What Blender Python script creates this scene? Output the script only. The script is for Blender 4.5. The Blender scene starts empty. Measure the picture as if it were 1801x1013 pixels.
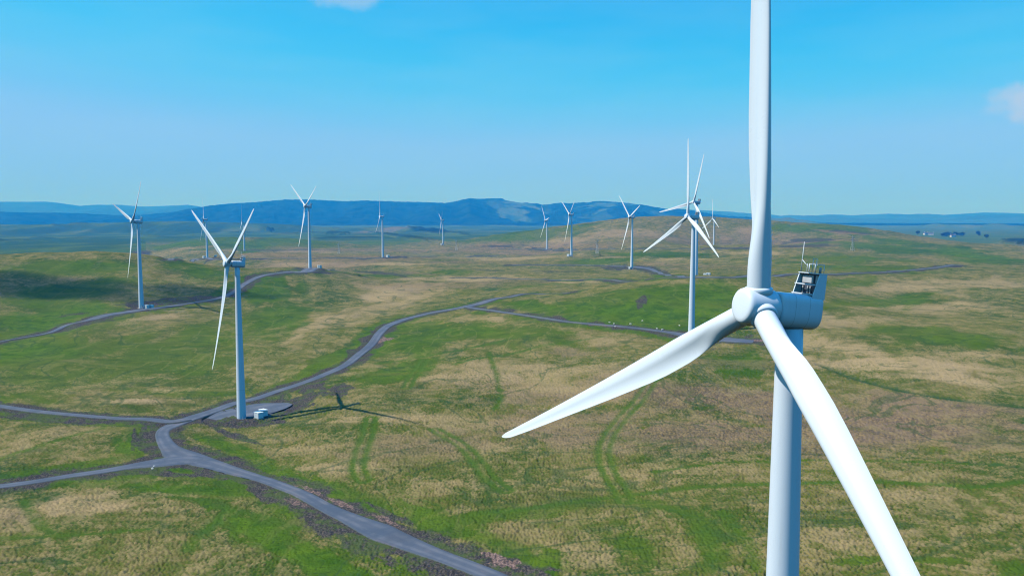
import bpy, bmesh, math, random
import numpy as np
from mathutils import Matrix, Vector

S = bpy.context.scene
COL = S.collection
R = math.radians

# ------------------------------------------------------------------ camera
CAM_Z = 86.0
FPX, CX, CY, HY = 1430.0, 900.5, 506.5, 383.5        # photo pixels (1801 x 1013)
PITCH = math.atan((CY - HY) / FPX)
cam_d = bpy.data.cameras.new("camera")
cam_d.sensor_width = 36.0
cam_d.lens = FPX / 1801.0 * 36.0
cam_d.clip_start = 0.5
cam_d.clip_end = 60000.0
cam = bpy.data.objects.new("camera", cam_d)
COL.objects.link(cam)
cam.location = (0, 0, CAM_Z)
cam.rotation_euler = (math.pi / 2 - PITCH, 0, 0)
S.camera = cam

# ------------------------------------------------------------------ light
SUN_EL, SUN_AZ = R(53), R(-93)                       # azimuth measured from +Y towards +X
sun_dir = Vector((math.sin(SUN_AZ) * math.cos(SUN_EL), math.cos(SUN_AZ) * math.cos(SUN_EL), math.sin(SUN_EL)))
W = bpy.data.worlds.new("World")
S.world = W
W.use_nodes = True
wn, wl = W.node_tree.nodes, W.node_tree.links
wn.clear()
w_out = wn.new('ShaderNodeOutputWorld')
w_bg = wn.new('ShaderNodeBackground')
w_sky = wn.new('ShaderNodeTexSky')
w_sky.sky_type = 'NISHITA'
w_sky.sun_disc = False
w_sky.sun_elevation = SUN_EL
w_sky.sun_rotation = SUN_AZ % (2 * math.pi)
w_sky.altitude = 300
w_sky.air_density = 1.0
w_sky.dust_density = 0.6
w_sky.ozone_density = 1.0
# the photograph's sky is a strong cyan: grade each channel of the physical sky
SKY_STRENGTH = 0.12
w_sep = wn.new('ShaderNodeSeparateColor')
w_com = wn.new('ShaderNodeCombineColor')
wl.new(w_sky.outputs[0], w_sep.inputs[0])
for ci, (gain, power, cap) in enumerate(((2.5, 3.1, 0.25), (1.11, 0.90, 0.575), (1.12, 0.32, 1.0))):
    m1 = wn.new('ShaderNodeMath'); m1.operation = 'MULTIPLY'
    wl.new(w_sep.outputs[ci], m1.inputs[0]); m1.inputs[1].default_value = SKY_STRENGTH
    m2 = wn.new('ShaderNodeMath'); m2.operation = 'POWER'
    wl.new(m1.outputs[0], m2.inputs[0]); m2.inputs[1].default_value = power
    m3 = wn.new('ShaderNodeMath'); m3.operation = 'MULTIPLY'
    wl.new(m2.outputs[0], m3.inputs[0]); m3.inputs[1].default_value = gain / SKY_STRENGTH
    m4 = wn.new('ShaderNodeMath'); m4.operation = 'SMOOTH_MIN'
    wl.new(m3.outputs[0], m4.inputs[0]); m4.inputs[1].default_value = cap / SKY_STRENGTH; m4.inputs[2].default_value = 0.12 / SKY_STRENGTH
    wl.new(m4.outputs[0], w_com.inputs[ci])
# two thin clouds, by compass direction and height
w_geo = wn.new('ShaderNodeTexCoord')
w_nz = wn.new('ShaderNodeTexNoise')
w_nz.inputs['Scale'].default_value = 26.0
w_nz.inputs['Detail'].default_value = 5.0
w_nz.inputs['Roughness'].default_value = 0.62
wl.new(w_geo.outputs['Generated'], w_nz.inputs['Vector'])
sky_col = w_com.outputs[0]
for (px, py, rx, ry, amount) in ((1802, 183, 62, 32, 0.9), (604, -6, 66, 22, 0.5)):
    d = Vector(((px - CX) / FPX, math.cos(PITCH) + math.sin(PITCH) * -(py - CY) / FPX, -math.sin(PITCH) + math.cos(PITCH) * -(py - CY) / FPX)).normalized()
    side = d.cross(Vector((0, 0, 1))).normalized()
    upv = side.cross(d)
    acc = None
    for ax, rr_ in ((side, rx / FPX), (upv, ry / FPX)):
        dp = wn.new('ShaderNodeVectorMath'); dp.operation = 'DOT_PRODUCT'
        wl.new(w_geo.outputs['Generated'], dp.inputs[0]); dp.inputs[1].default_value = ax / rr_
        sq = wn.new('ShaderNodeMath'); sq.operation = 'MULTIPLY'
        wl.new(dp.outputs['Value'], sq.inputs[0]); wl.new(dp.outputs['Value'], sq.inputs[1])
        if acc is None:
            acc = sq.outputs[0]
        else:
            ad = wn.new('ShaderNodeMath'); wl.new(acc, ad.inputs[0]); wl.new(sq.outputs[0], ad.inputs[1]); acc = ad.outputs[0]
    front = wn.new('ShaderNodeVectorMath'); front.operation = 'DOT_PRODUCT'
    wl.new(w_geo.outputs['Generated'], front.inputs[0]); front.inputs[1].default_value = d
    gt = wn.new('ShaderNodeMath'); gt.operation = 'GREATER_THAN'
    wl.new(front.outputs['Value'], gt.inputs[0]); gt.inputs[1].default_value = 0.5
    wob = wn.new('ShaderNodeMath'); wob.operation = 'MULTIPLY_ADD'
    wl.new(w_nz.outputs['Fac'], wob.inputs[0]); wob.inputs[1].default_value = -3.2
    wl.new(acc, wob.inputs[2])
    mr = wn.new('ShaderNodeMapRange'); mr.interpolation_type = 'SMOOTHSTEP'
    wl.new(wob.outputs[0], mr.inputs['Value'])
    mr.inputs['From Min'].default_value = -0.35; mr.inputs['From Max'].default_value = -1.7
    mr.inputs['To Min'].default_value = 0.0; mr.inputs['To Max'].default_value = amount
    mk = wn.new('ShaderNodeMath'); mk.operation = 'MULTIPLY'
    wl.new(mr.outputs['Result'], mk.inputs[0]); wl.new(gt.outputs[0], mk.inputs[1])
    mx = wn.new('ShaderNodeMix'); mx.data_type = 'RGBA'
    wl.new(mk.outputs[0], mx.inputs[0]); wl.new(sky_col, mx.inputs[6])
    mx.inputs[7].default_value = (0.45 / SKY_STRENGTH, 0.62 / SKY_STRENGTH, 0.84 / SKY_STRENGTH, 1)
    sky_col = mx.outputs[2]
# faint uneven veil
w_map = wn.new('ShaderNodeMapping')
w_map.inputs['Scale'].default_value = (3.0, 3.0, 16.0)
wl.new(w_geo.outputs['Generated'], w_map.inputs[0])
w_n2 = wn.new('ShaderNodeTexNoise')
w_n2.inputs['Scale'].default_value = 1.6
w_n2.inputs['Detail'].default_value = 5.0
wl.new(w_map.outputs[0], w_n2.inputs['Vector'])
w_r2 = wn.new('ShaderNodeMapRange')
w_r2.inputs['From Min'].default_value = 0.4; w_r2.inputs['From Max'].default_value = 0.8
w_r2.inputs['To Max'].default_value = 0.16
wl.new(w_n2.outputs['Fac'], w_r2.inputs['Value'])
w_veil = wn.new('ShaderNodeMix'); w_veil.data_type = 'RGBA'
wl.new(w_r2.outputs['Result'], w_veil.inputs[0]); wl.new(sky_col, w_veil.inputs[6])
w_veil.inputs[7].default_value = (0.36 / SKY_STRENGTH, 0.66 / SKY_STRENGTH, 0.92 / SKY_STRENGTH, 1)
wl.new(w_veil.outputs[2], w_bg.inputs[0])
w_bg.inputs[1].default_value = SKY_STRENGTH
wl.new(w_bg.outputs[0], w_out.inputs[0])

sun_d = bpy.data.lights.new("sun", 'SUN')
sun_d.energy = 4.9
sun_d.angle = R(0.5)
sun_d.color = (1.0, 0.985, 0.95)
sun = bpy.data.objects.new("sun", sun_d)
COL.objects.link(sun)
sun.location = (0, 0, 400)
sun.rotation_euler = (-sun_dir).to_track_quat('-Z', 'Y').to_euler()

S.view_settings.view_transform = 'Standard'
S.view_settings.look = 'None'
S.view_settings.exposure = 0.0
S.view_settings.gamma = 1.0
S.view_settings.use_curve_mapping = False

HAZE_DENSITY = 1.25e-4
HAZE_COLOR = (0.015, 0.33, 1.0, 1)        # air scatters blue most

S.cycles.use_denoising = True
S.cycles.filter_width = 1.15
S.cycles.diffuse_bounces = 0          # direct sun and sky only: the photo's shade is deep blue

# ------------------------------------------------------------------ helpers
def tag(o, label=None, cat=None, group=None, kind=None):
    if label: o['label'] = label
    if cat: o['category'] = cat
    if group: o['group'] = group
    if kind: o['kind'] = kind
    return o

def link(name, me, mat=None, parent=None, smooth=True):
    o = bpy.data.objects.new(name, me)
    COL.objects.link(o)
    if mat is not None and len(me.materials) == 0:
        me.materials.append(mat)
    if smooth:
        me.polygons.foreach_set('use_smooth', [True] * len(me.polygons))
    if parent is not None:
        o.parent = parent
    return o

def empty(name, loc, rz=0.0):
    o = bpy.data.objects.new(name, None)
    COL.objects.link(o)
    o.empty_display_size = 1.0
    o.location = loc
    o.rotation_euler = (0, 0, rz)
    return o

def copy_tree(o, parent=None):
    c = o.copy()
    COL.objects.link(c)
    if parent is not None:
        c.parent = parent
    for ch in list(o.children):
        copy_tree(ch, c)
    return c

def bm_mesh(bm, name):
    me = bpy.data.meshes.new(name)
    bm.normal_update()
    bm.to_mesh(me)
    bm.free()
    return me

def bm_box(bm, lo, hi, bevel=0.0):
    g = bmesh.ops.create_cube(bm, size=1.0)
    vs = g['verts']
    c = [(lo[i] + hi[i]) / 2 for i in range(3)]
    s = [hi[i] - lo[i] for i in range(3)]
    for v in vs:
        v.co = Vector([c[i] + v.co[i] * s[i] for i in range(3)])
    if bevel > 0:
        es = {e for v in vs for e in v.link_edges}
        bmesh.ops.bevel(bm, geom=list(es), offset=bevel, segments=2, affect='EDGES', profile=0.7)

def bm_rod(bm, a, b, r0, r1=None, n=8):
    r1 = r0 if r1 is None else r1
    a, b = Vector(a), Vector(b)
    q = (b - a).to_track_quat('Z', 'Y')
    ra, rb = [], []
    for i in range(n):
        t = 2 * math.pi * i / n
        d = q @ Vector((math.cos(t), math.sin(t), 0))
        ra.append(bm.verts.new(a + d * r0))
        rb.append(bm.verts.new(b + d * r1))
    for i in range(n):
        j = (i + 1) % n
        bm.faces.new((ra[i], ra[j], rb[j], rb[i]))
    bm.faces.new(ra[::-1])
    bm.faces.new(rb)

def bm_lathe(bm, prof, n=48, axis='Z', cap=True):
    """prof = [(radius, height)]; axis Z or Y"""
    rings = []
    for (r, h) in prof:
        ring = []
        for i in range(n):
            t = 2 * math.pi * i / n
            if axis == 'Z':
                ring.append(bm.verts.new((r * math.cos(t), r * math.sin(t), h)))
            else:
                ring.append(bm.verts.new((r * math.cos(t), h, r * math.sin(t))))
        rings.append(ring)
    for A, B in zip(rings, rings[1:]):
        for i in range(n):
            j = (i + 1) % n
            bm.faces.new((A[i], A[j], B[j], B[i]))
    if cap:
        bm.faces.new(rings[0][::-1])
        bm.faces.new(rings[-1])
    bmesh.ops.recalc_face_normals(bm, faces=bm.faces)

# value noise, seeded, vectorised
def _hash(ix, iy, seed):
    h = (ix.astype(np.int64) * 374761393 + iy.astype(np.int64) * 668265263 + seed * 974634777) & 0xffffffff
    h = ((h ^ (h >> 13)) * 1274126177) & 0xffffffff
    return ((h ^ (h >> 16)) & 0xffffff) / float(0xffffff)

def vnoise(x, y, seed=0):
    ix, iy = np.floor(x), np.floor(y)
    fx, fy = x - ix, y - iy
    fx = fx * fx * fx * (fx * (fx * 6 - 15) + 10)
    fy = fy * fy * fy * (fy * (fy * 6 - 15) + 10)
    a = _hash(ix, iy, seed); b = _hash(ix + 1, iy, seed)
    c = _hash(ix, iy + 1, seed); d = _hash(ix + 1, iy + 1, seed)
    return (a * (1 - fx) + b * fx) * (1 - fy) + (c * (1 - fx) + d * fx) * fy

def fbm(x, y, seed=0, octs=4, gain=0.5):
    s = 0.0; amp = 1.0; tot = 0.0
    c, sn = math.cos(0.6), math.sin(0.6)
    for k in range(octs):
        s = s + amp * vnoise(x, y, seed + k * 17)
        tot += amp
        x, y = (c * x - sn * y) * 2.03 + 11.3, (sn * x + c * y) * 2.03 - 7.7
        amp *= gain
    return s / tot

def sstep(a, b, x):
    t = np.clip((x - a) / (b - a), 0, 1)
    return t * t * (3 - 2 * t)

# pixel rays of the survey photo
_fw = np.array([0, math.cos(PITCH), -math.sin(PITCH)])
_up = np.array([0, math.sin(PITCH), math.cos(PITCH)])
def ray(px, py):
    r = np.array([(px - CX) / FPX, 0, 0]) + _fw - _up * (py - CY) / FPX
    return r / r[1]
def at_depth(px, py, Y):
    return np.array([0, 0, CAM_Z]) + ray(px, py) * Y
def at_z(px, py, z):
    r = ray(px, py)
    return np.array([0, 0, CAM_Z]) + r * ((z - CAM_Z) / r[2])

# ------------------------------------------------------------------ turbines: where they stand
HUB_H = 68.0
#        hub px, py, depth, yaw, blade angle; overhang, tilt, cone, pitch
TURB = [(1333, 546.5, 63.4, 72.2, 87.9),
        (400, 465, 342, 52, 30),
        (233, 390, 635, 50, 42),
        (358, 386.3, 1426, 70, 2),
        (425.3, 391.3, 1955, 72, 85),
        (536.7, 363.3, 895, 55, 27),
        (668, 381, 1358, 79, 98),
        (776.3, 387.5, 2242, 78, 36),
        (959, 388.3, 1936, 76, 8),
        (1001.3, 378, 1339, 78, 30),
        (1107, 382.5, 1075, 76, 19),
        (1209.5, 382, 474, 68, 90),
        (1220, 356, 750, 62, 72),
        (1253.3, 385, 1888, 74, 92)]
SHAPE = [(3.0, 5.9, 7.0, -8.4)] + [(4.1, 4.5, 3.6, -3.0)] * 13
BASES = []
for (px, py, D, a, ph), (OVERHANG, _, _, _) in zip(TURB, SHAPE):
    h = at_depth(px, py, D)
    b = h + np.array([math.sin(R(a)), math.cos(R(a)), 0]) * OVERHANG
    b[2] -= HUB_H
    BASES.append(b)

# ------------------------------------------------------------------ terrain heights
CP = [tuple(b) for b in BASES]
for (px, py, z) in [(0, 1010, 0), (450, 1010, 2), (870, 1010, 5), (1300, 1010, 9), (1800, 1010, 12),
                    (290, 800, 1), (0, 850, 2), (0, 715, 4), (150, 730, 2), (300, 740, 1),
                    (560, 690, 5), (660, 600, 10), (700, 575, 13), (840, 535, 19), (617, 724, 4.6), (700, 733, 5.0), (740, 738, 5.2),
                    (520, 733, 1.6), (900, 720, 6), (1200, 700, 10), (1500, 700, 11), (1800, 700, 12),
                    (1000, 620, 13), (1200, 640, 14.5), (1000, 567, 20), (1330, 590, 19.5), (1100, 577, 19.5),
                    (1500, 600, 20), (1800, 600, 20), (1500, 520, 23), (1800, 520, 22),
                    (1430, 484, 31), (1560, 479, 30.5), (1690, 467, 30), (1800, 470, 28),
                    (600, 540, 13), (500, 600, 9), (660, 500, 17), (760, 480, 18), (900, 470, 18),
                    (390, 527, 17.5), (430, 500, 24.5), (475, 482, 30.5), (520, 512, 19), (460, 540, 15),
                    (0, 520, 24), (100, 580, 9), (0, 602, 8), (75, 587, 10), (160, 561, 15), (0, 560, 14),
                    (100, 660, 5), (250, 640, 5), (350, 600, 8), (330, 533, 17)]:
    CP.append(tuple(at_z(px, py, z)))
for (px, py, Y) in [(1100, 499, 640), (1200, 491, 650), (1300, 488, 660), (1010, 513, 650), (1380, 492, 690),
                    (1240, 487, 740), (1100, 489, 820), (950, 490, 880), (1040, 508, 730), (1340, 486, 790),
                    (0, 446, 800), (100, 446, 800), (180, 446.5, 810), (230, 448, 820), (300, 456, 850), (350, 463, 865),
                    (400, 470, 880), (100, 490, 720), (200, 500, 700),
                    (300, 443, 1850), (500, 445, 1900), (340, 411, 2600), (270, 426, 2500), (430, 417, 2600),
                    (540, 419, 2600), (650, 432, 2400), (720, 434, 2300), (800, 424, 2450),
                    (850, 416, 2500), (930, 405, 2400), (1000, 397, 2300), (1100, 386.5, 2200), (1160, 383, 2200),
                    (1230, 384, 2200), (1330, 388, 2200), (1400, 391.5, 2200), (1480, 396, 2100), (1540, 404, 2000),
                    (1600, 417, 1850), (1660, 426, 1750), (1720, 428, 1650), (1800, 440, 1450), (1900, 446, 1400),
                    (1600, 450, 1250), (1450, 440, 1300), (1300, 430, 1500), (1500, 425, 1600), (1150, 420, 1800)]:
    CP.append(tuple(at_depth(px, py, Y)))
# the ground falls away behind the crests (hidden from the camera)
for (x, y, z) in [(-560, 1060, 5), (-380, 1080, 5), (-250, 1060, 12), (-700, 1500, -40), (-1100, 2000, -70), (-1500, 1100, -20),
                  (-700, 3100, -60), (-300, 3100, -40), (0, 3100, -35), (400, 3000, 0), (800, 2950, 10), (1300, 2800, -25),
                  (1500, 2300, -30), (1700, 1900, -30), (-1700, 2700, -75), (-60, 60, 12), (60, 50, 13), (0, 90, 8),
                  (-120, 110, 2), (120, 110, 13), (-90, 160, 1), (150, 150, 13),
                  (500, 300, 15), (900, 500, 20), (-500, 250, 6), (-900, 500, 12), (1200, 900, 20), (-1300, 800, 20)]:
    CP.append((x, y, z))
CP = np.array(CP, float)
U_SCALE = 1.7
def uv(x, y):
    u = np.clip(np.arctan2(x, y), -1.05, 1.05) * U_SCALE
    v = np.log(np.clip(np.hypot(x, y), 55, 3400) / 300.0)
    return u, v
def _tps_fit():
    u, v = uv(CP[:, 0], CP[:, 1])
    n = len(u)
    d2 = (u[:, None] - u) ** 2 + (v[:, None] - v) ** 2
    K = 0.5 * d2 * np.log(d2 + 1e-12) + np.eye(n) * 2e-4
    P = np.stack([np.ones(n), u, v], 1)
    A = np.block([[K, P], [P.T, np.zeros((3, 3))]])
    return np.linalg.solve(A, np.concatenate([CP[:, 2], np.zeros(3)])), u, v
_tw, _tu, _tv = _tps_fit()
TU = np.linspace(-1.05 * U_SCALE, 1.05 * U_SCALE, 560)
TV = np.linspace(math.log(55 / 300.0), math.log(3400 / 300.0), 560)
_gu, _gv = np.meshgrid(TU, TV, indexing='ij')
_tab = np.zeros(_gu.shape)
for i in range(len(_tu)):
    d2 = (_gu - _tu[i]) ** 2 + (_gv - _tv[i]) ** 2
    _tab += _tw[i] * 0.5 * d2 * np.log(d2 + 1e-12)
_tab += _tw[-3] + _tw[-2] * _gu + _tw[-1] * _gv
def moor(x, y):
    u, v = uv(x, y)
    fu = (u - TU[0]) / (TU[1] - TU[0]); fv = (v - TV[0]) / (TV[1] - TV[0])
    iu = np.clip(fu.astype(int), 0, len(TU) - 2); iv = np.clip(fv.astype(int), 0, len(TV) - 2)
    fu = fu - iu; fv = fv - iv
    return ((_tab[iu, iv] * (1 - fu) + _tab[iu + 1, iv] * fu) * (1 - fv)
            + (_tab[iu, iv + 1] * (1 - fu) + _tab[iu + 1, iv + 1] * fu) * fv)

# far hills: crest lines at a distance, each a real ridge with a front and a back slope
RIDGES = [  # distance, front width, back width, foot height, crest
    (5600, 2100, 1500, -125, [(-500, 397), (0, 394.5), (60, 395), (130, 394), (200, 392), (260, 390), (330, 389), (430, 392),
        (480, 393.5), (540, 397), (600, 402), (660, 400), (700, 398.5), (740, 401), (780, 410), (850, 430), (950, 470)]),
    (11800, 3000, 3000, -60, [(-500, 380), (0, 375), (60, 377), (120, 377), (200, 381), (250, 380.5), (300, 376), (340, 369), (370, 364),
        (410, 360), (450, 358), (500, 353.5), (550, 353), (600, 356), (650, 355), (700, 357), (750, 358), (782, 359.5),
        (798, 357.5), (812, 353.5), (826, 350.8), (845, 352), (860, 351), (880, 350.5), (900, 354), (930, 359), (955, 361.5), (985, 359),
        (1010, 359.5), (1050, 356), (1075, 356.5), (1100, 359), (1130, 363), (1155, 367), (1175, 370), (1205, 370.5),
        (1225, 374), (1260, 380), (1350, 392), (1500, 420)]),
    (18500, 5000, 4500, 0, [(-500, 352), (0, 355), (50, 355), (80, 355), (105, 358), (140, 363), (165, 361), (210, 361), (250, 364),
        (290, 363), (330, 361), (345, 363), (360, 366), (450, 372), (800, 380), (1150, 378), (1200, 369), (1240, 370),
        (1290, 373), (1340, 380), (1380, 383), (1400, 382.5), (1440, 379.5), (1455, 377.5), (1480, 378), (1500, 379.5),
        (1560, 380), (1605, 381.5), (1640, 380), (1690, 377), (1730, 374.5), (1760, 375), (1801, 376), (2300, 372)]),
    (9500, 2800, 2200, -45, [(1050, 420), (1150, 398), (1250, 394), (1340, 389), (1400, 391.5), (1480, 397), (1550, 403), (1600, 405),
        (1700, 408), (1760, 411), (1801, 416), (2300, 424)]),
]
_RG = []
for (D, wi, wo, foot, pts) in RIDGES:
    th, zz = [], []
    for (px, py) in pts:
        r = ray(px, py)
        th.append(math.atan2(r[0], r[1])); zz.append(CAM_Z + D * r[2] / math.hypot(r[0], r[1]))
    _RG.append((D, wi, wo, foot, np.array(th), np.array(zz)))

def far_hills(x, y):
    r = np.hypot(x, y); th = np.arctan2(x, y)
    h = np.interp(r, [2500, 7000, 13000, 22000, 30500], [-115, -90, -20, 10, 30])
    n = (fbm(x / 800.0, y / 1000.0, 5, 5) - 0.5)
    n2 = (fbm(x / 400.0, y / 400.0, 9, 3) - 0.5)
    for (D, wi, wo, foot, T, Z) in _RG:
        zc = np.interp(th, T, Z)
        s = np.where(r < D, sstep(D - wi, D, r) * 0.55 + 0.45 * np.clip((r - D + wi) / wi, 0, 1), 1 - 0.85 * sstep(D, D + wo, r))
        slope = s * (1 - s) * 4
        gul = (fbm(x / (0.055 * D), y / (0.30 * D) + x / (0.2 * D), 15, 4) - 0.5) * 0.034 * min(D, 7500)
        z = foot + (zc - foot) * s + gul * slope * (r < D * 1.02) + n * (170 if D < 6000 else 110) * slope + n2 * (5 + 16 * slope)
        k = 5.0
        h = np.maximum(h, z) + k * np.log1p(np.exp(-np.abs(h - z) / k)) * (np.minimum(h, z) > -70)
    return h

def height0(x, y):
    m = moor(x, y)
    r = np.hypot(x, y)
    m = m + (fbm(x / 70.0, y / 70.0, 21, 3) - 0.5) * np.clip((r - 150) / 250, 0, 1) * 5.6
    m = m + (fbm(x / 30.0, y / 30.0, 27, 2) - 0.5) * np.clip((r - 200) / 200, 0, 1) * 2.0
    m = m + (fbm(x / 16.0, y / 16.0, 31, 2) - 0.5) * 0.7
    w = sstep(2450, 3100, r)
    f = np.where(r > 2200, far_hills(x, y), -200)
    return np.where(r > 2200, np.maximum(m * (1 - w) + np.minimum(m, -115) * w, f), m)

_RS = np.exp(np.linspace(math.log(100), math.log(29000), 6000))
def hit(px, py):
    r = ray(px, py)
    x, y, z = r[0] * _RS, _RS, CAM_Z + r[2] * _RS
    d = z - height0(x, y)
    k = np.argmax(d < 0) if (d < 0).any() else len(d) - 1
    k = max(k, 1)
    t = d[k - 1] / (d[k - 1] - d[k] + 1e-9)
    Y = _RS[k - 1] + (_RS[k] - _RS[k - 1]) * np.clip(t, 0, 1)
    return np.array([r[0] * Y, Y])

def spline(P, step=3.0):
    P = np.array(P, float)
    Q = np.vstack([2 * P[0] - P[1], P, 2 * P[-1] - P[-2]])
    out = []
    for i in range(1, len(Q) - 2):
        p0, p1, p2, p3 = Q[i - 1], Q[i], Q[i + 1], Q[i + 2]
        n = max(2, int(np.hypot(*(p2 - p1)[:2]) / step))
        for t in np.arange(n) / n:
            out.append(0.5 * (2 * p1 + (p2 - p0) * t + (2 * p0 - 5 * p1 + 4 * p2 - p3) * t * t + (3 * p1 - p0 - 3 * p2 + p3) * t ** 3))
    out.append(P[-1])
    return np.array(out)

# roads: (photo x, photo y, width in metres)
ROADS = [
    # the main track, from the foreground up to the far junction and on behind the mound
    [(930, 1040, 6.5), (850, 1006, 6.5), (760, 972, 7), (690, 945, 10), (662, 932, 10.5), (625, 915, 8), (575, 893, 6.2), (525, 866, 5.8), (475, 847, 5.8), (450, 840, 6), (375, 818, 9.5),
     (325, 803, 13), (299, 787, 8), (287, 770, 6), (288, 757, 6), (309, 746, 8), (337, 735, 9), (375, 724, 7), (412, 710, 6.5), (450, 701, 6),
     (487, 689, 5.6), (532, 674, 5.5), (570, 659, 5.5), (610, 640, 6), (637, 620, 6.5), (657, 601, 6.5), (667, 586, 6.5), (682, 573, 7),
     (712, 562, 7), (750, 552, 7), (787, 546, 8), (820, 540, 10), (845, 533, 9), (875, 525.5, 6), (900, 521.5, 5), (940, 517, 4), (1000, 514, 4)],
    [(822, 541, 6), (845, 544, 6), (872, 547, 5.5), (900, 551, 5.5), (950, 559, 5.5), (1000, 566.5, 5.5), (1050, 571, 6), (1112, 576, 6.5), (1162, 583, 7), (1200, 589, 12), (1240, 595, 18), (1290, 599, 18), (1325, 600, 12)],
    [(-60, 862, 5), (0, 854, 5), (60, 847, 5), (120, 838, 5), (180, 829, 5.5), (230, 820, 7), (275, 814, 11), (322, 809, 13), (350, 811, 9)],
    [(-60, 704, 4.5), (0, 714, 4.5), (50, 721, 4.5), (125, 730, 4.5), (200, 735, 4.8), (260, 738, 5), (300, 742, 6), (330, 738, 6)],
    # pad below the second turbine
    [(372, 737, 8), (402, 731, 20), (435, 725, 29), (466, 718, 27), (490, 712, 17), (510, 706, 5)],
    # the track over the left hill
    [(-60, 617, 3), (0, 602, 3), (40, 594, 3), (75, 587, 3.5), (115, 574, 5), (160, 560.5, 9), (200, 552.5, 11), (245, 546.5, 11), (287, 540.5, 8), (337, 533, 6), (385, 525, 6),
     (412, 514, 6.5), (430, 500, 7), (450, 489.5, 7.5), (475, 482.5, 8), (512, 478, 12), (545, 475, 16), (575, 474.5, 10)],
    # distant tracks
    [(300, 458, 7), (340, 457, 7), (370, 456, 12), (410, 455.5, 7), (450, 455, 6), (520, 454.5, 6), (600, 453.8, 6), (680, 452.8, 9), (760, 451.5, 6), (840, 450, 6), (930, 448.5, 6)],
    [(880, 438, 6), (962, 439.5, 12), (1040, 438, 6), (1120, 437.5, 6), (1200, 438, 6), (1257, 438, 9), (1330, 436, 6)],
    [(900, 467, 6), (1000, 466.5, 6), (1070, 467.5, 8), (1115, 470, 20), (1150, 476, 8), (1175, 484, 7), (1200, 488, 7)],
    [(800, 489, 4), (880, 490, 4), (960, 491.5, 4.5), (1060, 491.5, 5), (1150, 489.5, 6), (1230, 487.5, 10), (1300, 487, 7), (1370, 485.5, 6), (1430, 483.5, 6), (1500, 481, 6),
     (1560, 478.5, 6), (1620, 474, 6), (1690, 467, 6)],
]
ROAD_LINES = []
for rd in ROADS:
    P = []
    for (px, py, w) in rd:
        p = hit(px, py)
        P.append((p[0], p[1], w))
    dist = np.hypot(P[0][0], P[0][1])
    L = spline(P, 2.5)
    z = height0(L[:, 0], L[:, 1])
    # even out the long profile
    seg = np.concatenate([[0], np.cumsum(np.hypot(*np.diff(L[:, :2], axis=0).T))])
    K = np.exp(-((seg[:, None] - seg[None, :]) / 14.0) ** 2)
    z = (K @ z) / K.sum(1)
    ROAD_LINES.append(np.column_stack([L[:, :2], z, L[:, 2], seg]))

def road_field(x, y):
    """distance beyond the road edge, and the height of the nearest road"""
    d = np.full(x.shape, 1e9); z = np.zeros(x.shape)
    for L in ROAD_LINES:
        lo, hi = L[:, :2].min(0) - 45, L[:, :2].max(0) + 45
        idx = np.nonzero((x > lo[0]) & (x < hi[0]) & (y > lo[1]) & (y < hi[1]))[0]
        if len(idx) == 0:
            continue
        for c in range(0, len(L) - 1, 40):
            s = L[c:c + 41]
            lo, hi = s[:, :2].min(0) - 45, s[:, :2].max(0) + 45
            k = idx[(x[idx] > lo[0]) & (x[idx] < hi[0]) & (y[idx] > lo[1]) & (y[idx] < hi[1])]
            for q in range(0, len(k), 60000):
                kk = k[q:q + 60000]
                A, B = s[:-1], s[1:]
                ab = B[:, :2] - A[:, :2]
                l2 = (ab ** 2).sum(1) + 1e-9
                px, py = x[kk][:, None] - A[:, 0], y[kk][:, None] - A[:, 1]
                t = np.clip((px * ab[:, 0] + py * ab[:, 1]) / l2, 0, 1)
                dd = np.hypot(px - t * ab[:, 0], py - t * ab[:, 1]) - 0.5 * (A[:, 3] + t * (B[:, 3] - A[:, 3]))
                j = dd.argmin(1)
                m = dd[np.arange(len(kk)), j]
                tt = t[np.arange(len(kk)), j]
                zz = A[j, 2] + tt * (B[j, 2] - A[j, 2])
                up = m < d[kk]
                d[kk[up]] = m[up]; z[kk[up]] = zz[up]
    return d, z

def line_field(x, y, pts, reach):
    d = np.full(x.shape, 1e9)
    L = spline([hit(px, py) for (px, py) in pts], 4.0)
    lo, hi = L.min(0) - reach, L.max(0) + reach
    k = np.nonzero((x > lo[0]) & (x < hi[0]) & (y > lo[1]) & (y < hi[1]))[0]
    for q in range(0, len(k), 40000):
        kk = k[q:q + 40000]
        A, B = L[:-1], L[1:]
        ab = B - A
        l2 = (ab ** 2).sum(1) + 1e-9
        px, py = x[kk][:, None] - A[:, 0], y[kk][:, None] - A[:, 1]
        t = np.clip((px * ab[:, 0] + py * ab[:, 1]) / l2, 0, 1)
        dd = np.hypot(px - t * ab[:, 0], py - t * ab[:, 1])
        d[kk] = dd.min(1)
    return d

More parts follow.
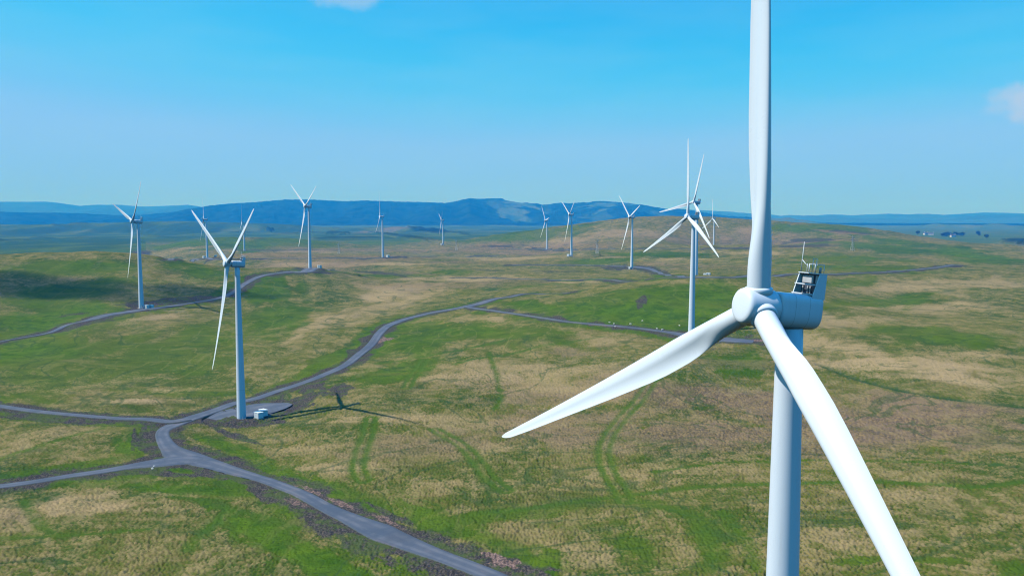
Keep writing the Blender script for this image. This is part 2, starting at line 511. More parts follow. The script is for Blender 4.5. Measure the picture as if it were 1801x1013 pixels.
# what grows where: ellipses on the ground (photo x, y, half sizes, turn), type, strength
PATCHES = [
    # lush green
    (100, 565, 170, 38, -4, 'g', .9), (60, 622, 110, 26, -8, 'g', .9), (470, 515, 60, 28, 0, 'g', .8), (180, 610, 120, 14, -12, 'g', .6),
    (400, 785, 70, 12, 18, 'g', .9), (232, 790, 34, 24, 0, 'g', 1), (120, 848, 140, 9, -5, 'g', .9), (330, 862, 150, 12, 3, 'g', .8),
    (450, 930, 90, 26, 25, 'g', 1), (560, 985, 110, 26, 18, 'g', 1), (570, 868, 150, 16, 24, 'g', .9), (790, 925, 130, 20, 22, 'g', .9),
    (940, 985, 70, 22, 10, 'g', 1), (570, 640, 80, 16, -26, 'g', .9), (700, 655, 110, 20, -16, 'g', .8), (740, 600, 110, 24, -14, 'g', .55),
    (880, 588, 150, 16, 4, 'g', .7), (1150, 545, 120, 30, -2, 'g', 1), (1190, 512, 110, 16, -4, 'g', .8), (960, 540, 70, 12, 6, 'g', .8),
    (1300, 640, 70, 20, 0, 'g', .8), (1650, 588, 140, 16, 5, 'g', .95), (1560, 532, 110, 12, -4, 'g', .7), (1500, 455, 110, 10, 0, 'g', .9),
    (1640, 440, 110, 12, 4, 'g', .8), (1480, 400, 70, 5, 4, 'g', .6), (1720, 455, 90, 12, 5, 'g', .7), (1470, 500, 90, 10, 0, 'g', .5),
    (1170, 447, 110, 5, 0, 'g', .8), (1060, 460, 90, 6, -3, 'g', .6), (330, 424, 75, 12, -3, 'g', 1), (400, 420, 60, 8, 4, 'g', 1), (520, 430, 110, 9, 0, 'g', .6),
    (640, 425, 70, 7, 0, 'g', .8), (800, 422, 60, 5, -6, 'g', .8), (930, 408, 60, 5, -10, 'g', .7), (1380, 402, 50, 6, 0, 'g', .7),
    (120, 520, 160, 22, -5, 'g', .55), (350, 478, 60, 14, 10, 'g', .6), (700, 485, 160, 4, 0, 'g', .5), (930, 500, 90, 5, -3, 'g', .5),
    (900, 905, 160, 14, -6, 'g', .6), (1120, 960, 60, 30, 35, 'g', .5), (1250, 930, 50, 40, 30, 'g', .45), (380, 690, 70, 6, 0, 'g', .8),
    (330, 655, 60, 8, 0, 'g', .5), (90, 640, 60, 10, 0, 'g', .5), (230, 655, 60, 6, 0, 'g', .5), (60, 700, 60, 8, 8, 'g', .5), (1520, 985, 60, 8, 0, 'g', .9), (1785, 1000, 40, 18, 0, 'g', 1), (1650, 985, 60, 7, 0, 'g', .7),
    (80, 420, 260, 16, 0, 'g', .5), (420, 400, 130, 6, 0, 'g', .5), (1650, 412, 110, 8, 0, 'g', .45), (740, 575, 60, 8, -10, 'g', .7),
    (1040, 541, 150, 20, -5, 'g', .85), (1245, 532, 110, 36, 0, 'g', 1), (1180, 520, 160, 22, -2, 'g', .8),
    (120, 470, 190, 16, 0, 'g', .65), (200, 645, 220, 34, -8, 'g', .45), (350, 600, 130, 34, -10, 'g', .5), (480, 560, 90, 26, -15, 'g', .6), (330, 690, 90, 10, 0, 'g', .5),
    (1680, 445, 140, 13, 6, 'g', 1), (1500, 430, 100, 6, 3, 'g', .7), (1400, 400, 70, 7, 2, 'g', .9), (1570, 425, 80, 6, 8, 'g', .7), (1500, 470, 140, 7, 0, 'g', .6), (1150, 470, 60, 4, 0, 'g', .5),
    (340, 418, 90, 9, 0, 'g', 1), (500, 424, 120, 8, 0, 'g', .9), (650, 428, 110, 6, 0, 'g', .9), (900, 412, 90, 5, -8, 'g', .8), (1000, 402, 70, 4, -8, 'g', .6), (60, 590, 110, 14, -8, 'g', .8),
    # straw
    (700, 512, 100, 22, 0, 's', .9), (570, 565, 70, 12, -22, 's', .7), (820, 492, 140, 6, 0, 's', .7), (1010, 497, 90, 4, 0, 's', .6),
    (880, 655, 120, 28, 0, 's', .55), (960, 690, 170, 16, 4, 's', .7), (700, 735, 160, 8, 0, 's', .6), (1650, 655, 190, 15, 5, 's', 1),
    (1480, 610, 90, 16, 8, 's', .8), (600, 822, 90, 14, 0, 's', .6), (850, 850, 120, 10, 0, 's', .4), (150, 885, 120, 18, -4, 's', .9),
    (20, 905, 60, 30, 0, 's', .7), (310, 865, 60, 7, 3, 's', .8), (200, 670, 130, 16, -6, 's', .5), (320, 686, 60, 5, -3, 's', 1), (250, 705, 70, 5, -2, 's', 1),
    (100, 762, 100, 14, -10, 's', .5), (1600, 500, 120, 14, 0, 's', .6), (1750, 500, 90, 14, 0, 's', .6), (1440, 560, 50, 18, 0, 's', .6),
    (1180, 455, 120, 5, 0, 's', .5), (600, 465, 160, 6, 0, 's', .8), (900, 455, 120, 5, 0, 's', .7), (450, 443, 150, 4, 0, 's', .5),
    (1100, 410, 120, 8, 0, 's', .5), (1300, 445, 110, 4, 0, 's', .7), (1000, 425, 120, 8, -4, 's', .5), (260, 560, 80, 5, -10, 's', .7),
    (1330, 405, 60, 6, 0, 's', .5), (850, 560, 60, 6, 0, 's', .5), (1060, 600, 60, 8, 0, 's', .4), (1560, 870, 160, 20, 0, 's', .35), (1500, 945, 140, 20, 0, 's', .5),
    (1000, 975, 90, 30, 0, 's', .4), (1050, 780, 100, 12, 0, 's', .4), (850, 790, 120, 12, 0, 's', .4),
    (1560, 642, 230, 14, 3, 's', 1), (860, 665, 150, 24, -4, 's', .8), (1400, 600, 60, 12, 0, 's', .6), (1640, 540, 120, 10, 0, 's', .6), (680, 540, 80, 14, -15, 's', .6),
    (1010, 650, 200, 20, -3, 's', .6), (1480, 565, 120, 10, 0, 's', .55), (1720, 625, 110, 10, 4, 's', .6), (1620, 505, 170, 8, 0, 's', .5), (900, 745, 160, 14, 0, 's', .5), (1200, 830, 200, 12, 0, 's', .4), (560, 790, 100, 12, 0, 's', .45),
    # brown heather
    (600, 458, 330, 11, 0, 'h', .65), (930, 446, 260, 9, 0, 'h', .65), (1060, 418, 180, 10, -4, 'h', .35), (1270, 412, 150, 10, 3, 'h', .3), (800, 500, 200, 8, 0, 'h', .5), (1200, 470, 160, 6, 0, 'h', .45), (470, 447, 160, 5, 0, 'h', .6),
    (1500, 742, 330, 52, 2, 'h', 1), (1230, 765, 210, 36, 0, 'h', .9), (1000, 762, 160, 26, 0, 'h', .75), (1180, 690, 160, 22, 0, 'h', .9), (950, 700, 150, 18, 0, 'h', .6), (1000, 620, 90, 10, -5, 'h', .5), (1300, 640, 160, 10, 0, 'h', .5), (720, 790, 160, 18, 0, 'h', .5),
    (1280, 710, 230, 32, 0, 'h', .95), (1640, 715, 190, 38, 5, 'h', .95), (1450, 780, 240, 26, 0, 'h', .75), (1700, 770, 150, 24, 0, 'h', .7),
    (760, 775, 170, 24, 0, 'h', .6), (1020, 735, 140, 18, 0, 'h', .7), (1100, 660, 100, 14, -12, 'h', .45), (870, 680, 90, 14, 0, 'h', .4), (1150, 780, 150, 22, 0, 'h', .5),
    (1330, 428, 80, 3, 0, 'h', .7), (1430, 424, 70, 3, -3, 'h', 1), (1480, 408, 60, 3, 4, 'h', .9), (870, 434, 40, 4, 0, 'h', .9), (30, 905, 50, 20, 0, 'h', .5),
    (640, 440, 200, 4, 0, 'h', .6), (1200, 425, 130, 6, 0, 'h', .5), (700, 455, 120, 2, 0, 'h', .6), (850, 462, 110, 2, 0, 'h', .6), (1080, 392, 60, 3, 0, 'h', .4), (1430, 434, 60, 3, 0, 'h', .6), (720, 480, 70, 3, 3, 'h', .6), (690, 402, 60, 3, 0, 'h', .6),
    (1600, 455, 60, 4, 0, 'h', .4), (1630, 437, 30, 3, 0, 'h', .4), (1300, 470, 60, 4, 0, 'h', .4), (1160, 465, 60, 4, 0, 'h', .5),
    # bare peat
    (600, 684, 45, 12, -8, 'p', 1), (545, 684, 30, 8, -20, 'p', .9), (520, 716, 35, 10, -10, 'p', .85), (558, 478, 30, 2.2, 4, 'p', 1), 
    (310, 531, 70, 5, -5, 'p', 1), (135, 572, 60, 5, -10, 'p', 1), (120, 555, 50, 3, -8, 'p', .6), (1127, 528, 18, 12, -35, 'p', .75), (1080, 536, 50, 5, -10, 'p', .35), (1110, 472, 60, 4, 0, 'p', .9),
    (255, 768, 20, 22, 10, 'p', .7), (1240, 610, 60, 8, 0, 'p', .5), (380, 747, 60, 5, 0, 'p', .8), (1330, 590, 40, 5, 0, 'p', .5), (930, 432, 50, 2, 0, 'p', .5), (250, 446, 30, 3, 6, 'p', .7), (960, 439, 60, 2.5, 0, 'p', .8), (370, 457, 60, 2, 0, 'p', .9), (690, 453, 80, 2, 0, 'p', .7), (1280, 437, 70, 3, 0, 'p', .6),
    (572, 479.5, 26, 2.2, 3, 'p', 1), (300, 529, 85, 7, -5, 'p', 1), (140, 571, 80, 7, -10, 'p', 1), (520, 440, 160, 2.5, 0, 'p', .55), (760, 462, 150, 2, 0, 'p', .5), (1000, 478, 160, 2.5, 0, 'p', .5),
    (850, 475, 120, 2, 0, 'p', .5), (1310, 429, 60, 1.5, 0, 'p', .45), (1440, 424, 90, 3, -2, 'p', .7), (1400, 433, 100, 2.5, -3, 'p', .6), (1500, 408, 70, 2.5, 5, 'p', .75), (880, 433, 45, 3, 0, 'p', .7), (650, 478, 90, 2.5, 4, 'p', .6), (720, 484, 60, 2, 3, 'p', .5),
    (1150, 437, 120, 2, 0, 'p', .5), (1080, 452, 60, 2, 0, 'p', .4), (1640, 452, 30, 2.5, 5, 'p', .4),
    (254, 772, 26, 26, 0, 'p', .8), (330, 836, 130, 6, 3, 'p', .8), (470, 872, 70, 12, 24, 'p', .8), (560, 925, 60, 18, 30, 'p', .75), (640, 968, 70, 18, 18, 'p', .75), (900, 992, 90, 14, 14, 'p', .8), (420, 768, 60, 7, 20, 'p', .7), (90, 738, 120, 6, 3, 'p', .9), (690, 905, 70, 8, 26, 'p', .6),
    (440, 747, 70, 7, 0, 'p', .9), (530, 700, 50, 12, -10, 'p', .8), (480, 742, 40, 6, -5, 'p', .8),
    # far woods
    (475, 406, 10, 3, 0, 'f', 1), (590, 411, 28, 4, 0, 'f', .6), (700, 416, 70, 3, 8, 'f', .55), (765, 406, 60, 6, 6, 'f', .7), (1790, 427, 40, 7, 0, 'f', .7),
    # reddish spoil
    (673, 597, 13, 4.5, -15, 'r', 1), (685, 596, 8, 2.5, -8, 'r', .8), (1080, 575, 45, 2.5, 3, 'r', .9), (1310, 597, 60, 4, 0, 'r', .7), (730, 962, 35, 10, 20, 'r', .5), (880, 985, 40, 12, 15, 'r', .9), (545, 862, 40, 6, 20, 'r', .5), (600, 885, 40, 6, 22, 'r', .6), (515, 880, 30, 8, 20, 'r', .5), (680, 915, 40, 7, 25, 'r', .5),
]
# wheel tracks and drains through the grass: points, half width, kind
TRACKS = [
    ([(1150, 665), (1128, 697), (1088, 742), (1068, 772), (1062, 798), (1070, 828), (1088, 858), (1100, 880)], 3.1, 'w'),
    ([(830, 905), (960, 889), (1060, 876), (1130, 868), (1230, 856), (1330, 851), (1430, 849), (1530, 847), (1640, 851), (1730, 856), (1801, 846)], 1.3, 't'),
    ([(652, 735), (645, 768), (633, 800), (630, 825), (640, 845)], 3.1, 'w'),
    ([(765, 755), (815, 785), (842, 815), (858, 838), (890, 862)], 2.8, 'w'),
    ([(715, 682), (730, 655), (745, 632)], 2.8, 'w'),
    ([(-20, 812), (60, 787), (120, 768), (180, 752)], 1.6, 't'),
    ([(1440, 640), (1500, 664), (1600, 689), (1700, 704), (1810, 716)], 1.8, 'd'),
    ([(280, 858), (350, 880), (430, 901), (520, 930)], 1.6, 't'),
    ([(330, 965), (380, 915), (395, 900)], 1.6, 't'),
    ([(40, 880), (60, 915), (95, 940)], 1.4, 't'),
    ([(640, 683), (740, 682), (850, 684)], 0.6, 'd'),
    ([(800, 640), (900, 622), (1000, 602), (1060, 592)], 1.2, 't'),
    ([(660, 640), (780, 620), (880, 600), (960, 585)], 1.2, 't'),
    ([(1150, 830), (1300, 812), (1450, 810), (1600, 812), (1760, 816)], 1.0, 't'),
    ([(1400, 797), (1560, 803), (1700, 812), (1801, 822)], 0.8, 'd'),
    ([(0, 945), (120, 940), (260, 930)], 0.8, 't'),
    ([(430, 690), (330, 700), (250, 697)], 0.6, 'd'),
    ([(1250, 1000), (1240, 940), (1200, 900), (1110, 880)], 2.2, 't'),
    ([(1330, 1000), (1310, 950), (1270, 900)], 1.6, 't'),
    ([(860, 620), (880, 690), (870, 720)], 1.2, 't'),
]

# ------------------------------------------------------------------ ground mesh
def tufts(x, y):
    """domed tussocks: height from the nearest jittered centre, each with its own size"""
    c = 0.95
    gx, gy = x / c + (fbm(x / 5.0, y / 5.0, 201, 2) - 0.5) * 1.2, y / c
    ix, iy = np.floor(gx), np.floor(gy)
    best = np.zeros(x.shape)
    for dx in (-1, 0, 1):
        for dy in (-1, 0, 1):
            jx, jy = ix + dx, iy + dy
            px = jx + 0.15 + 0.7 * _hash(jx, jy, 301); py = jy + 0.15 + 0.7 * _hash(jx, jy, 302)
            rad = 0.45 + 0.35 * _hash(jx, jy, 303)
            d2 = ((gx - px) ** 2 + (gy - py) ** 2) / rad ** 2
            best = np.maximum(best, np.clip(1 - d2, 0, 1) ** 0.7 * (0.55 + 0.45 * _hash(jx, jy, 304)))
    return best

def ground():
    th = np.concatenate([-np.linspace(math.pi, 0.66, 46)[:-1], np.arange(-0.66, 0.6601, 0.0011), np.linspace(0.66, math.pi, 46)[1:-1]])
    rr = np.concatenate([np.linspace(3, 90, 16)[:-1], np.exp(np.arange(math.log(90), math.log(165), 0.006)), np.exp(np.arange(math.log(165), math.log(400), 0.0024)), np.exp(np.arange(math.log(400), math.log(480), 0.0036)),
                         np.exp(np.arange(math.log(480), math.log(3000), 0.0048)), np.exp(np.arange(math.log(3000), math.log(30000), 0.009))])
    nt, nr = len(th), len(rr)
    T, Q = np.meshgrid(th, rr)
    x = (Q * np.sin(T)).ravel(); y = (Q * np.cos(T)).ravel()
    r = np.hypot(x, y)
    z = height0(x, y)
    ang = np.abs(np.arctan2(x, y))
    z = np.where(ang > 1.0, z * (1 - sstep(1.0, 2.2, ang)) + 5 * sstep(1.0, 2.2, ang), z)
    # what covers it
    ch = {k: np.zeros(x.shape) for k in 'gshpfrtw'}
    for (px, py, rx, ry, an, kind, st) in PATCHES:
        c = hit(px, py)
        ca, sa = math.cos(R(an)), math.sin(R(an))
        e1 = (hit(px + rx * ca, py + rx * sa) - hit(px - rx * ca, py - rx * sa)) / 2
        e2 = (hit(px - ry * sa, py + ry * ca) - hit(px + ry * sa, py - ry * ca)) / 2
        lim = 0.11 * np.hypot(*c)                                # an ellipse never reaches across a hidden hollow
        e2 = e2 * min(1.0, lim / (np.hypot(*e2) + 1e-6))
        e1 = e1 * min(1.0, 3.0 * lim / (np.hypot(*e1) + 1e-6))
        M = np.linalg.inv(np.column_stack([e1, e2]))
        ext = 1.7 * (np.abs(e1) + np.abs(e2))
        k = np.nonzero((np.abs(x - c[0]) < ext[0]) & (np.abs(y - c[1]) < ext[1]))[0]
        if not len(k):
            continue
        a = M @ np.vstack([x[k] - c[0], y[k] - c[1]])
        q = np.hypot(a[0], a[1]) + (fbm(a[0] * 2.6 + px, a[1] * 1.6 + py, 3, 3) - 0.5) * 1.3
        ch[kind][k] = np.maximum(ch[kind][k], st * sstep(1.2, 0.35, q))
    rd, rz = road_field(x, y)
    for (pts, hw, kind) in TRACKS:
        d = line_field(x, y, pts, 14)
        nz = vnoise(x / 7.0, y / 7.0, 77)
        if kind == 'w':
            rut = np.exp(-((d - hw * 0.62) / (hw * 0.42)) ** 2)
            ch['t'] = np.maximum(ch['t'], rut * (0.75 + 0.25 * nz))
            z = z - 0.18 * rut
        elif kind == 't':
            m = np.exp(-(d / (hw * 1.2)) ** 2)
            ch['t'] = np.maximum(ch['t'], m * (0.45 + 0.5 * nz))
            z = z - 0.12 * m
        else:
            m = np.exp(-(d / (hw * 1.1)) ** 2)
            ch['w'] = np.maximum(ch['w'], m * (0.5 + 0.5 * nz))
            z = z - 0.8 * m
    # roads are cut and filled into the slope
    wide = np.clip(r / 600.0, 0.7, 1.6)
    w = sstep(9.0, 0.6, rd)
    z = z * (1 - w) + rz * w
    nz = fbm(x / 14.0, y / 14.0, 51, 3)
    verge = sstep(np.maximum(2.5, 7.0 + 5.0 * (r < 420) + 32.0 * (nz - 0.40)), 0.5, rd / wide)
    ch['p'] = np.maximum(ch['p'], verge * (0.65 + 0.35 * vnoise(x / 3.0, y / 3.0, 8)))
    ch['g'] = np.maximum(ch['g'], 0.85 * sstep(14, 5, rd) * sstep(0.3, 0.6, fbm(x / 40.0, y / 40.0, 61, 2)) * (r < 900))
    for b in BASES[1:]:
        d = np.hypot(x - b[0], y - b[1])
        ww = sstep(16, 6, d) * (rd > 4)
        z = z * (1 - ww) + b[2] * ww
        ch['p'] = np.maximum(ch['p'], 0.8 * sstep(14, 5, d))
    # woods on the far slopes
    TH = np.arctan2(x, y)
    xpx = CX + FPX * np.tan(np.clip(TH, -1.2, 1.2)) / math.cos(PITCH)
    wn_ = fbm(x / 670.0, y / 670.0, 91, 4)
    f = sstep(8400, 8900, r) * sstep(15000, 14000, r) * (xpx < 1260) * sstep(0.2, 0.3, wn_ + 0.12 - 0.16 * sstep(760, 900, xpx))
    f = f * (1 - 0.5 * sstep(0.56, 0.70, fbm(x / 260.0 + 40, y / 1100.0, 95, 4)) * sstep(700, 900, xpx))
    f = np.maximum(f, sstep(9300, 9430, r) * sstep(12600, 11900, r) * (xpx > 1180))
    f = np.maximum(f, sstep(14500, 15200, r) * sstep(0.48, 0.62, fbm(x / 900.0, y / 1600.0, 93, 4)) * 0.4)
    f = np.maximum(f, ((r > 3000) & (r < 5600)) * (xpx < 800) * sstep(0.68, 0.80, fbm(x / 370.0, y / 240.0, 33, 4)) * 0.55)
    ch['f'] = np.maximum(ch['f'], f)
    lv = ((xpx < 255) & (r > 1080)) * 1.0
    ch['g'] = np.maximum(ch['g'], 0.9 * lv)
    ch['w'] = np.maximum(ch['w'], 0.6 * sstep(12500, 14000, r))
    ch['w'] = np.maximum(ch['w'], 0.75 * np.maximum(sstep(2950, 3500, r), lv) * (1 - 0.7 * sstep(1280, 1420, CX + FPX * np.tan(np.clip(np.arctan2(x, y), -1.2, 1.2)))) * (0.05 + 1.0 * sstep(0.36, 0.62, fbm(x / 150.0, y / 330.0, 97, 4))))
    ch['g'] = np.maximum(ch['g'], 1.0 * sstep(2700, 3600, r) * (0.6 + 0.4 * sstep(0.35, 0.6, wn_)))
    z = z + ch['f'] * (r > 2500) * (12 + 10 * vnoise(x / 45.0, y / 45.0, 13))
    # tussocks
    bare = np.clip(1 - np.maximum(np.maximum(ch['p'] * 0.3, ch['t'] * 0.8), ch['g'] * 0.6), 0, 1) * sstep(0.3, 2.0, rd)
    near = np.nonzero(r < 700)[0]
    tuft = np.full(x.shape, 0.36)
    tuft[near] = tufts(x[near], y[near])
    tuft = tuft * (0.35 + 0.9 * fbm(x / 11.0, y / 11.0, 207, 3))
    tuft = tuft + (0.36 - tuft) * sstep(280, 620, r)
    z = z + np.where(r < 700, bare * (tuft - 0.36) * 0.9, 0)
    lump = np.where(r < 900, ch['p'] * sstep(0.3, 1.5, rd) * (fbm(x / 2.2, y / 2.2, 107, 3) - 0.4) * 0.8, 0)
    z = z + lump
    z = np.where((rd < 0.5), rz - 0.04, z)
    co = np.column_stack([x, y, z]).astype(np.float32)
    me = bpy.data.meshes.new('ground')
    i = np.arange(nr - 1)[:, None] * nt; j = np.arange(nt)[None, :]; j2 = (j + 1) % nt
    f4 = np.stack([i + j, i + j2, i + nt + j2, i + nt + j], -1).reshape(-1, 4)
    f4 = f4[:, ::-1]
    nv = nr * nt
    co = np.vstack([co, [[0, 0, 12.5]]]).astype(np.float32)
    tri = np.stack([np.full(nt, nv), (np.arange(nt) + 1) % nt, np.arange(nt)], 1)
    nq = len(f4)
    me.vertices.add(nv + 1)
    me.vertices.foreach_set('co', co.ravel())
    loops = np.concatenate([f4.ravel(), tri.ravel()]).astype(np.int32)
    me.loops.add(len(loops))
    me.loops.foreach_set('vertex_index', loops)
    me.polygons.add(nq + nt)
    ls = np.concatenate([np.arange(nq) * 4, nq * 4 + np.arange(nt) * 3]).astype(np.int32)
    me.polygons.foreach_set('loop_start', ls)
    me.update(calc_edges=True)
    me.validate()
    a1 = me.attributes.new('cover', 'FLOAT_COLOR', 'POINT')
    a1.data.foreach_set('color', np.vstack([np.column_stack([ch['g'], ch['s'], ch['p'], ch['f']]), [[0, 0, 0, 0]]]).astype(np.float32).ravel())
    a2 = me.attributes.new('cover_extra', 'FLOAT_COLOR', 'POINT')
    a2.data.foreach_set('color', np.vstack([np.column_stack([ch['h'], ch['r'], ch['t'], ch['w']]), [[0, 0, 0, 0]]]).astype(np.float32).ravel())
    a3 = me.attributes.new('tuft', 'FLOAT', 'POINT')
    a3.data.foreach_set('value', np.append(tuft, 0).astype(np.float32))
    if (me.polygons[nq // 2].normal.z < 0):
        me.flip_normals()
    o = link('ground', me, ground_material())
    return tag(o, 'rolling moorland of green and straw coloured tussock grass running to blue hills', 'ground', kind='structure')

# ------------------------------------------------------------------ materials
class Nodes:
    def __init__(s, name):
        s.m = bpy.data.materials.new(name)
        s.m.use_nodes = True
        s.t = s.m.node_tree
        s.b = s.t.nodes['Principled BSDF']
        s.out = s.t.nodes['Material Output']
    def new(s, typ, **kw):
        n = s.t.nodes.new(typ)
        for k, v in kw.items():
            setattr(n, k, v)
        return n
    def put(s, sock, v):
        if hasattr(v, 'is_linked') or isinstance(v, bpy.types.NodeSocket):
            s.t.links.new(v, sock)
        else:
            sock.default_value = v
    def coord(s):
        return s.new('ShaderNodeTexCoord').outputs['Object']
    def noise(s, vec, scale, detail=3, rough=0.55, dist=0.0):
        n = s.new('ShaderNodeTexNoise')
        s.put(n.inputs['Vector'], vec)
        n.inputs['Scale'].default_value = scale
        n.inputs['Detail'].default_value = detail
        n.inputs['Roughness'].default_value = rough
        n.inputs['Distortion'].default_value = dist
        return n.outputs['Fac']
    def math(s, op, a, b=0.0, c=0.0, clamp=False):
        n = s.new('ShaderNodeMath', operation=op, use_clamp=clamp)
        s.put(n.inputs[0], a); s.put(n.inputs[1], b); s.put(n.inputs[2], c)
        return n.outputs[0]
    def ramp(s, f, lo, hi, a=0.0, b=1.0):
        n = s.new('ShaderNodeMapRange', interpolation_type='SMOOTHSTEP')
        s.put(n.inputs['Value'], f)
        for k, v in (('From Min', lo), ('From Max', hi), ('To Min', a), ('To Max', b)):
            n.inputs[k].default_value = v
        return n.outputs['Result']
    def mix(s, f, a, b):
        n = s.new('ShaderNodeMix', data_type='RGBA')
        s.put(n.inputs[0], f); s.put(n.inputs[6], a); s.put(n.inputs[7], b)
        return n.outputs[2]
    def bump(s, h, strength, dist):
        n = s.new('ShaderNodeBump')
        s.put(n.inputs['Height'], h)
        n.inputs['Strength'].default_value = strength
        n.inputs['Distance'].default_value = dist
        return n.outputs[0]

def c4(r, g, b):
    return (r, g, b, 1.0)

def ground_material():
    N = Nodes('moorland')
    p = N.coord()
    def attr(nm):
        a = N.new('ShaderNodeAttribute', attribute_name=nm)
        sp = N.new('ShaderNodeSeparateColor')
        N.t.links.new(a.outputs['Color'], sp.inputs[0])
        return sp.outputs[0], sp.outputs[1], sp.outputs[2], a.outputs['Alpha']
    g, st, pe, fo = attr('cover')
    he, rub, trk, drn = attr('cover_extra')
    n300 = N.noise(p, 1 / 160.0, 4, 0.6)
    n60 = N.noise(p, 1 / 45.0, 4, 0.6, 0.6)
    n12 = N.noise(p, 1 / 9.0, 4, 0.65, 0.8)
    n2 = N.noise(p, 1 / 1.5, 3, 0.6, 0.3)
    n1 = N.noise(p, 1 / 0.55, 2, 0.6)
    mid = N.math('ADD', N.math('MULTIPLY', n12, 0.55), N.math('MULTIPLY', n60, 0.45))
    fine = N.math('ADD', N.math('MULTIPLY', n2, 0.65), N.math('MULTIPLY', n1, 0.35))
    # share of dry grass against green: dry tops on the tussocks
    tf = N.new('ShaderNodeAttribute', attribute_name='tuft').outputs['Fac']
    dry = N.math('ADD', N.math('MULTIPLY_ADD', mid, 2.1, -0.53), N.math('MULTIPLY_ADD', fine, 2.2, -1.10))
    dry = N.math('ADD', dry, N.math('MULTIPLY_ADD', tf, 0.5, -0.18))
    dry = N.math('ADD', dry, N.math('MULTIPLY', st, 0.45))
    dry = N.math('SUBTRACT', dry, N.math('MULTIPLY', g, 1.0))
    dry = N.math('SUBTRACT', dry, N.math('MULTIPLY', trk, 0.6), clamp=True)
    green = N.mix(N.ramp(n60, 0.35, 0.65), c4(0.046, 0.082, 0.009), c4(0.098, 0.122, 0.017))
    lush = N.mix(N.ramp(n12, 0.3, 0.7), c4(0.036, 0.086, 0.007), c4(0.090, 0.148, 0.009))
    green = N.mix(g, green, lush)
    green = N.mix(N.math('MULTIPLY', N.ramp(n300, 0.46, 0.62), 0.55), green, c4(0.105, 0.120, 0.020))
    green = N.mix(N.math('MULTIPLY', N.ramp(n300, 0.46, 0.34), 0.5), green, c4(0.026, 0.066, 0.012))
    tan = N.mix(N.ramp(n12, 0.35, 0.68), c4(0.140, 0.116, 0.034), c4(0.260, 0.196, 0.082))
    straw = N.mix(fine, c4(0.25, 0.17, 0.075), c4(0.44, 0.32, 0.165))
    tan = N.mix(st, tan, straw)
    col = N.mix(N.ramp(dry, 0.15, 0.85), green, tan)
    heath = N.mix(N.ramp(mid, 0.38, 0.62), c4(0.102, 0.074, 0.050), c4(0.205, 0.142, 0.090))
    heath = N.mix(N.ramp(fine, 0.42, 0.62), heath, c4(0.25, 0.17, 0.08))
    col = N.mix(N.math('MULTIPLY', he, N.ramp(N.math('ADD', n12, N.math('MULTIPLY', he, 0.25)), 0.42, 0.62)), col, heath)
    # green floor between the tussocks, with their shade painted into the colour
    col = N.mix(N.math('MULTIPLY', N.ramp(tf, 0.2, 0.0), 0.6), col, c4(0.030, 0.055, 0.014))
    hollow = N.math('MULTIPLY', N.ramp(N.noise(p, 1 / 28.0, 5, 0.62, 0.8), 0.54, 0.66), N.ramp(fine, 0.38, 0.6))
    col = N.mix(N.math('MULTIPLY', hollow, 0.6), col, c4(0.024, 0.058, 0.010))
    # old drains, sheep paths and strips of paler grass
    warp = N.new('ShaderNodeVectorMath', operation='MULTIPLY')
    N.put(warp.inputs[0], p); warp.inputs[1].default_value = (1 / 26.0, 1 / 60.0, 1 / 40.0)
    path = N.math('ABSOLUTE', N.math('SUBTRACT', N.noise(warp.outputs[0], 1.0, 3, 0.5, 0.2), 0.5))
    path2 = N.math('ABSOLUTE', N.math('SUBTRACT', N.noise(p, 1 / 75.0, 4, 0.5, 1.2), 0.47))
    keep = N.math('SUBTRACT', 1.0, N.math('MULTIPLY', g, 0.7))
    col = N.mix(N.math('MULTIPLY', N.math('MULTIPLY', N.ramp(path, 0.018, 0.003), 0.28), keep), col, c4(0.28, 0.215, 0.09))
    col = N.mix(N.math('MULTIPLY', N.ramp(path2, 0.014, 0.003), 0.55), col, c4(0.035, 0.075, 0.020))
    strip = N.new('ShaderNodeVectorMath', operation='MULTIPLY')
    N.put(strip.inputs[0], p); strip.inputs[1].default_value = (1 / 70.0, 1 / 13.0, 1 / 30.0)
    col = N.mix(N.math('MULTIPLY', N.ramp(N.noise(strip.outputs[0], 1.0, 4, 0.6, 0.5), 0.56, 0.70), 0.45), col, N.mix(g, c4(0.25, 0.18, 0.075), c4(0.105, 0.125, 0.016)))
    # dark rushes here and there
    rush = N.math('MULTIPLY', N.ramp(n12, 0.60, 0.72), N.ramp(n2, 0.45, 0.6))
    col = N.mix(N.math('MULTIPLY', rush, 0.55), col, c4(0.020, 0.045, 0.010))
    col = N.mix(N.math('MULTIPLY', trk, 0.75), col, N.mix(n2, c4(0.042, 0.100, 0.008), c4(0.080, 0.135, 0.014)))
    col = N.mix(drn, col, N.mix(n2, c4(0.02, 0.055, 0.02), c4(0.03, 0.075, 0.022)))
    # peat and stony verge
    peat = N.mix(N.ramp(n1, 0.42, 0.66), c4(0.042, 0.039, 0.038), c4(0.118, 0.094, 0.078))
    peat = N.mix(N.ramp(N.math('ADD', n12, N.math('MULTIPLY_ADD', n2, 0.3, -0.15)), 0.46, 0.60), peat, N.mix(n1, c4(0.03, 0.07, 0.018), c4(0.11, 0.11, 0.045)))
    col = N.mix(N.ramp(N.math('ADD', pe, N.math('MULTIPLY_ADD', n2, 0.8, -0.4)), 0.38, 0.62), col, peat)
    red = N.mix(N.ramp(n1, 0.4, 0.65), c4(0.10, 0.070, 0.060), c4(0.29, 0.185, 0.15))
    col = N.mix(N.ramp(N.math('ADD', rub, N.math('MULTIPLY_ADD', n2, 1.0, -0.5)), 0.28, 0.55), col, red)
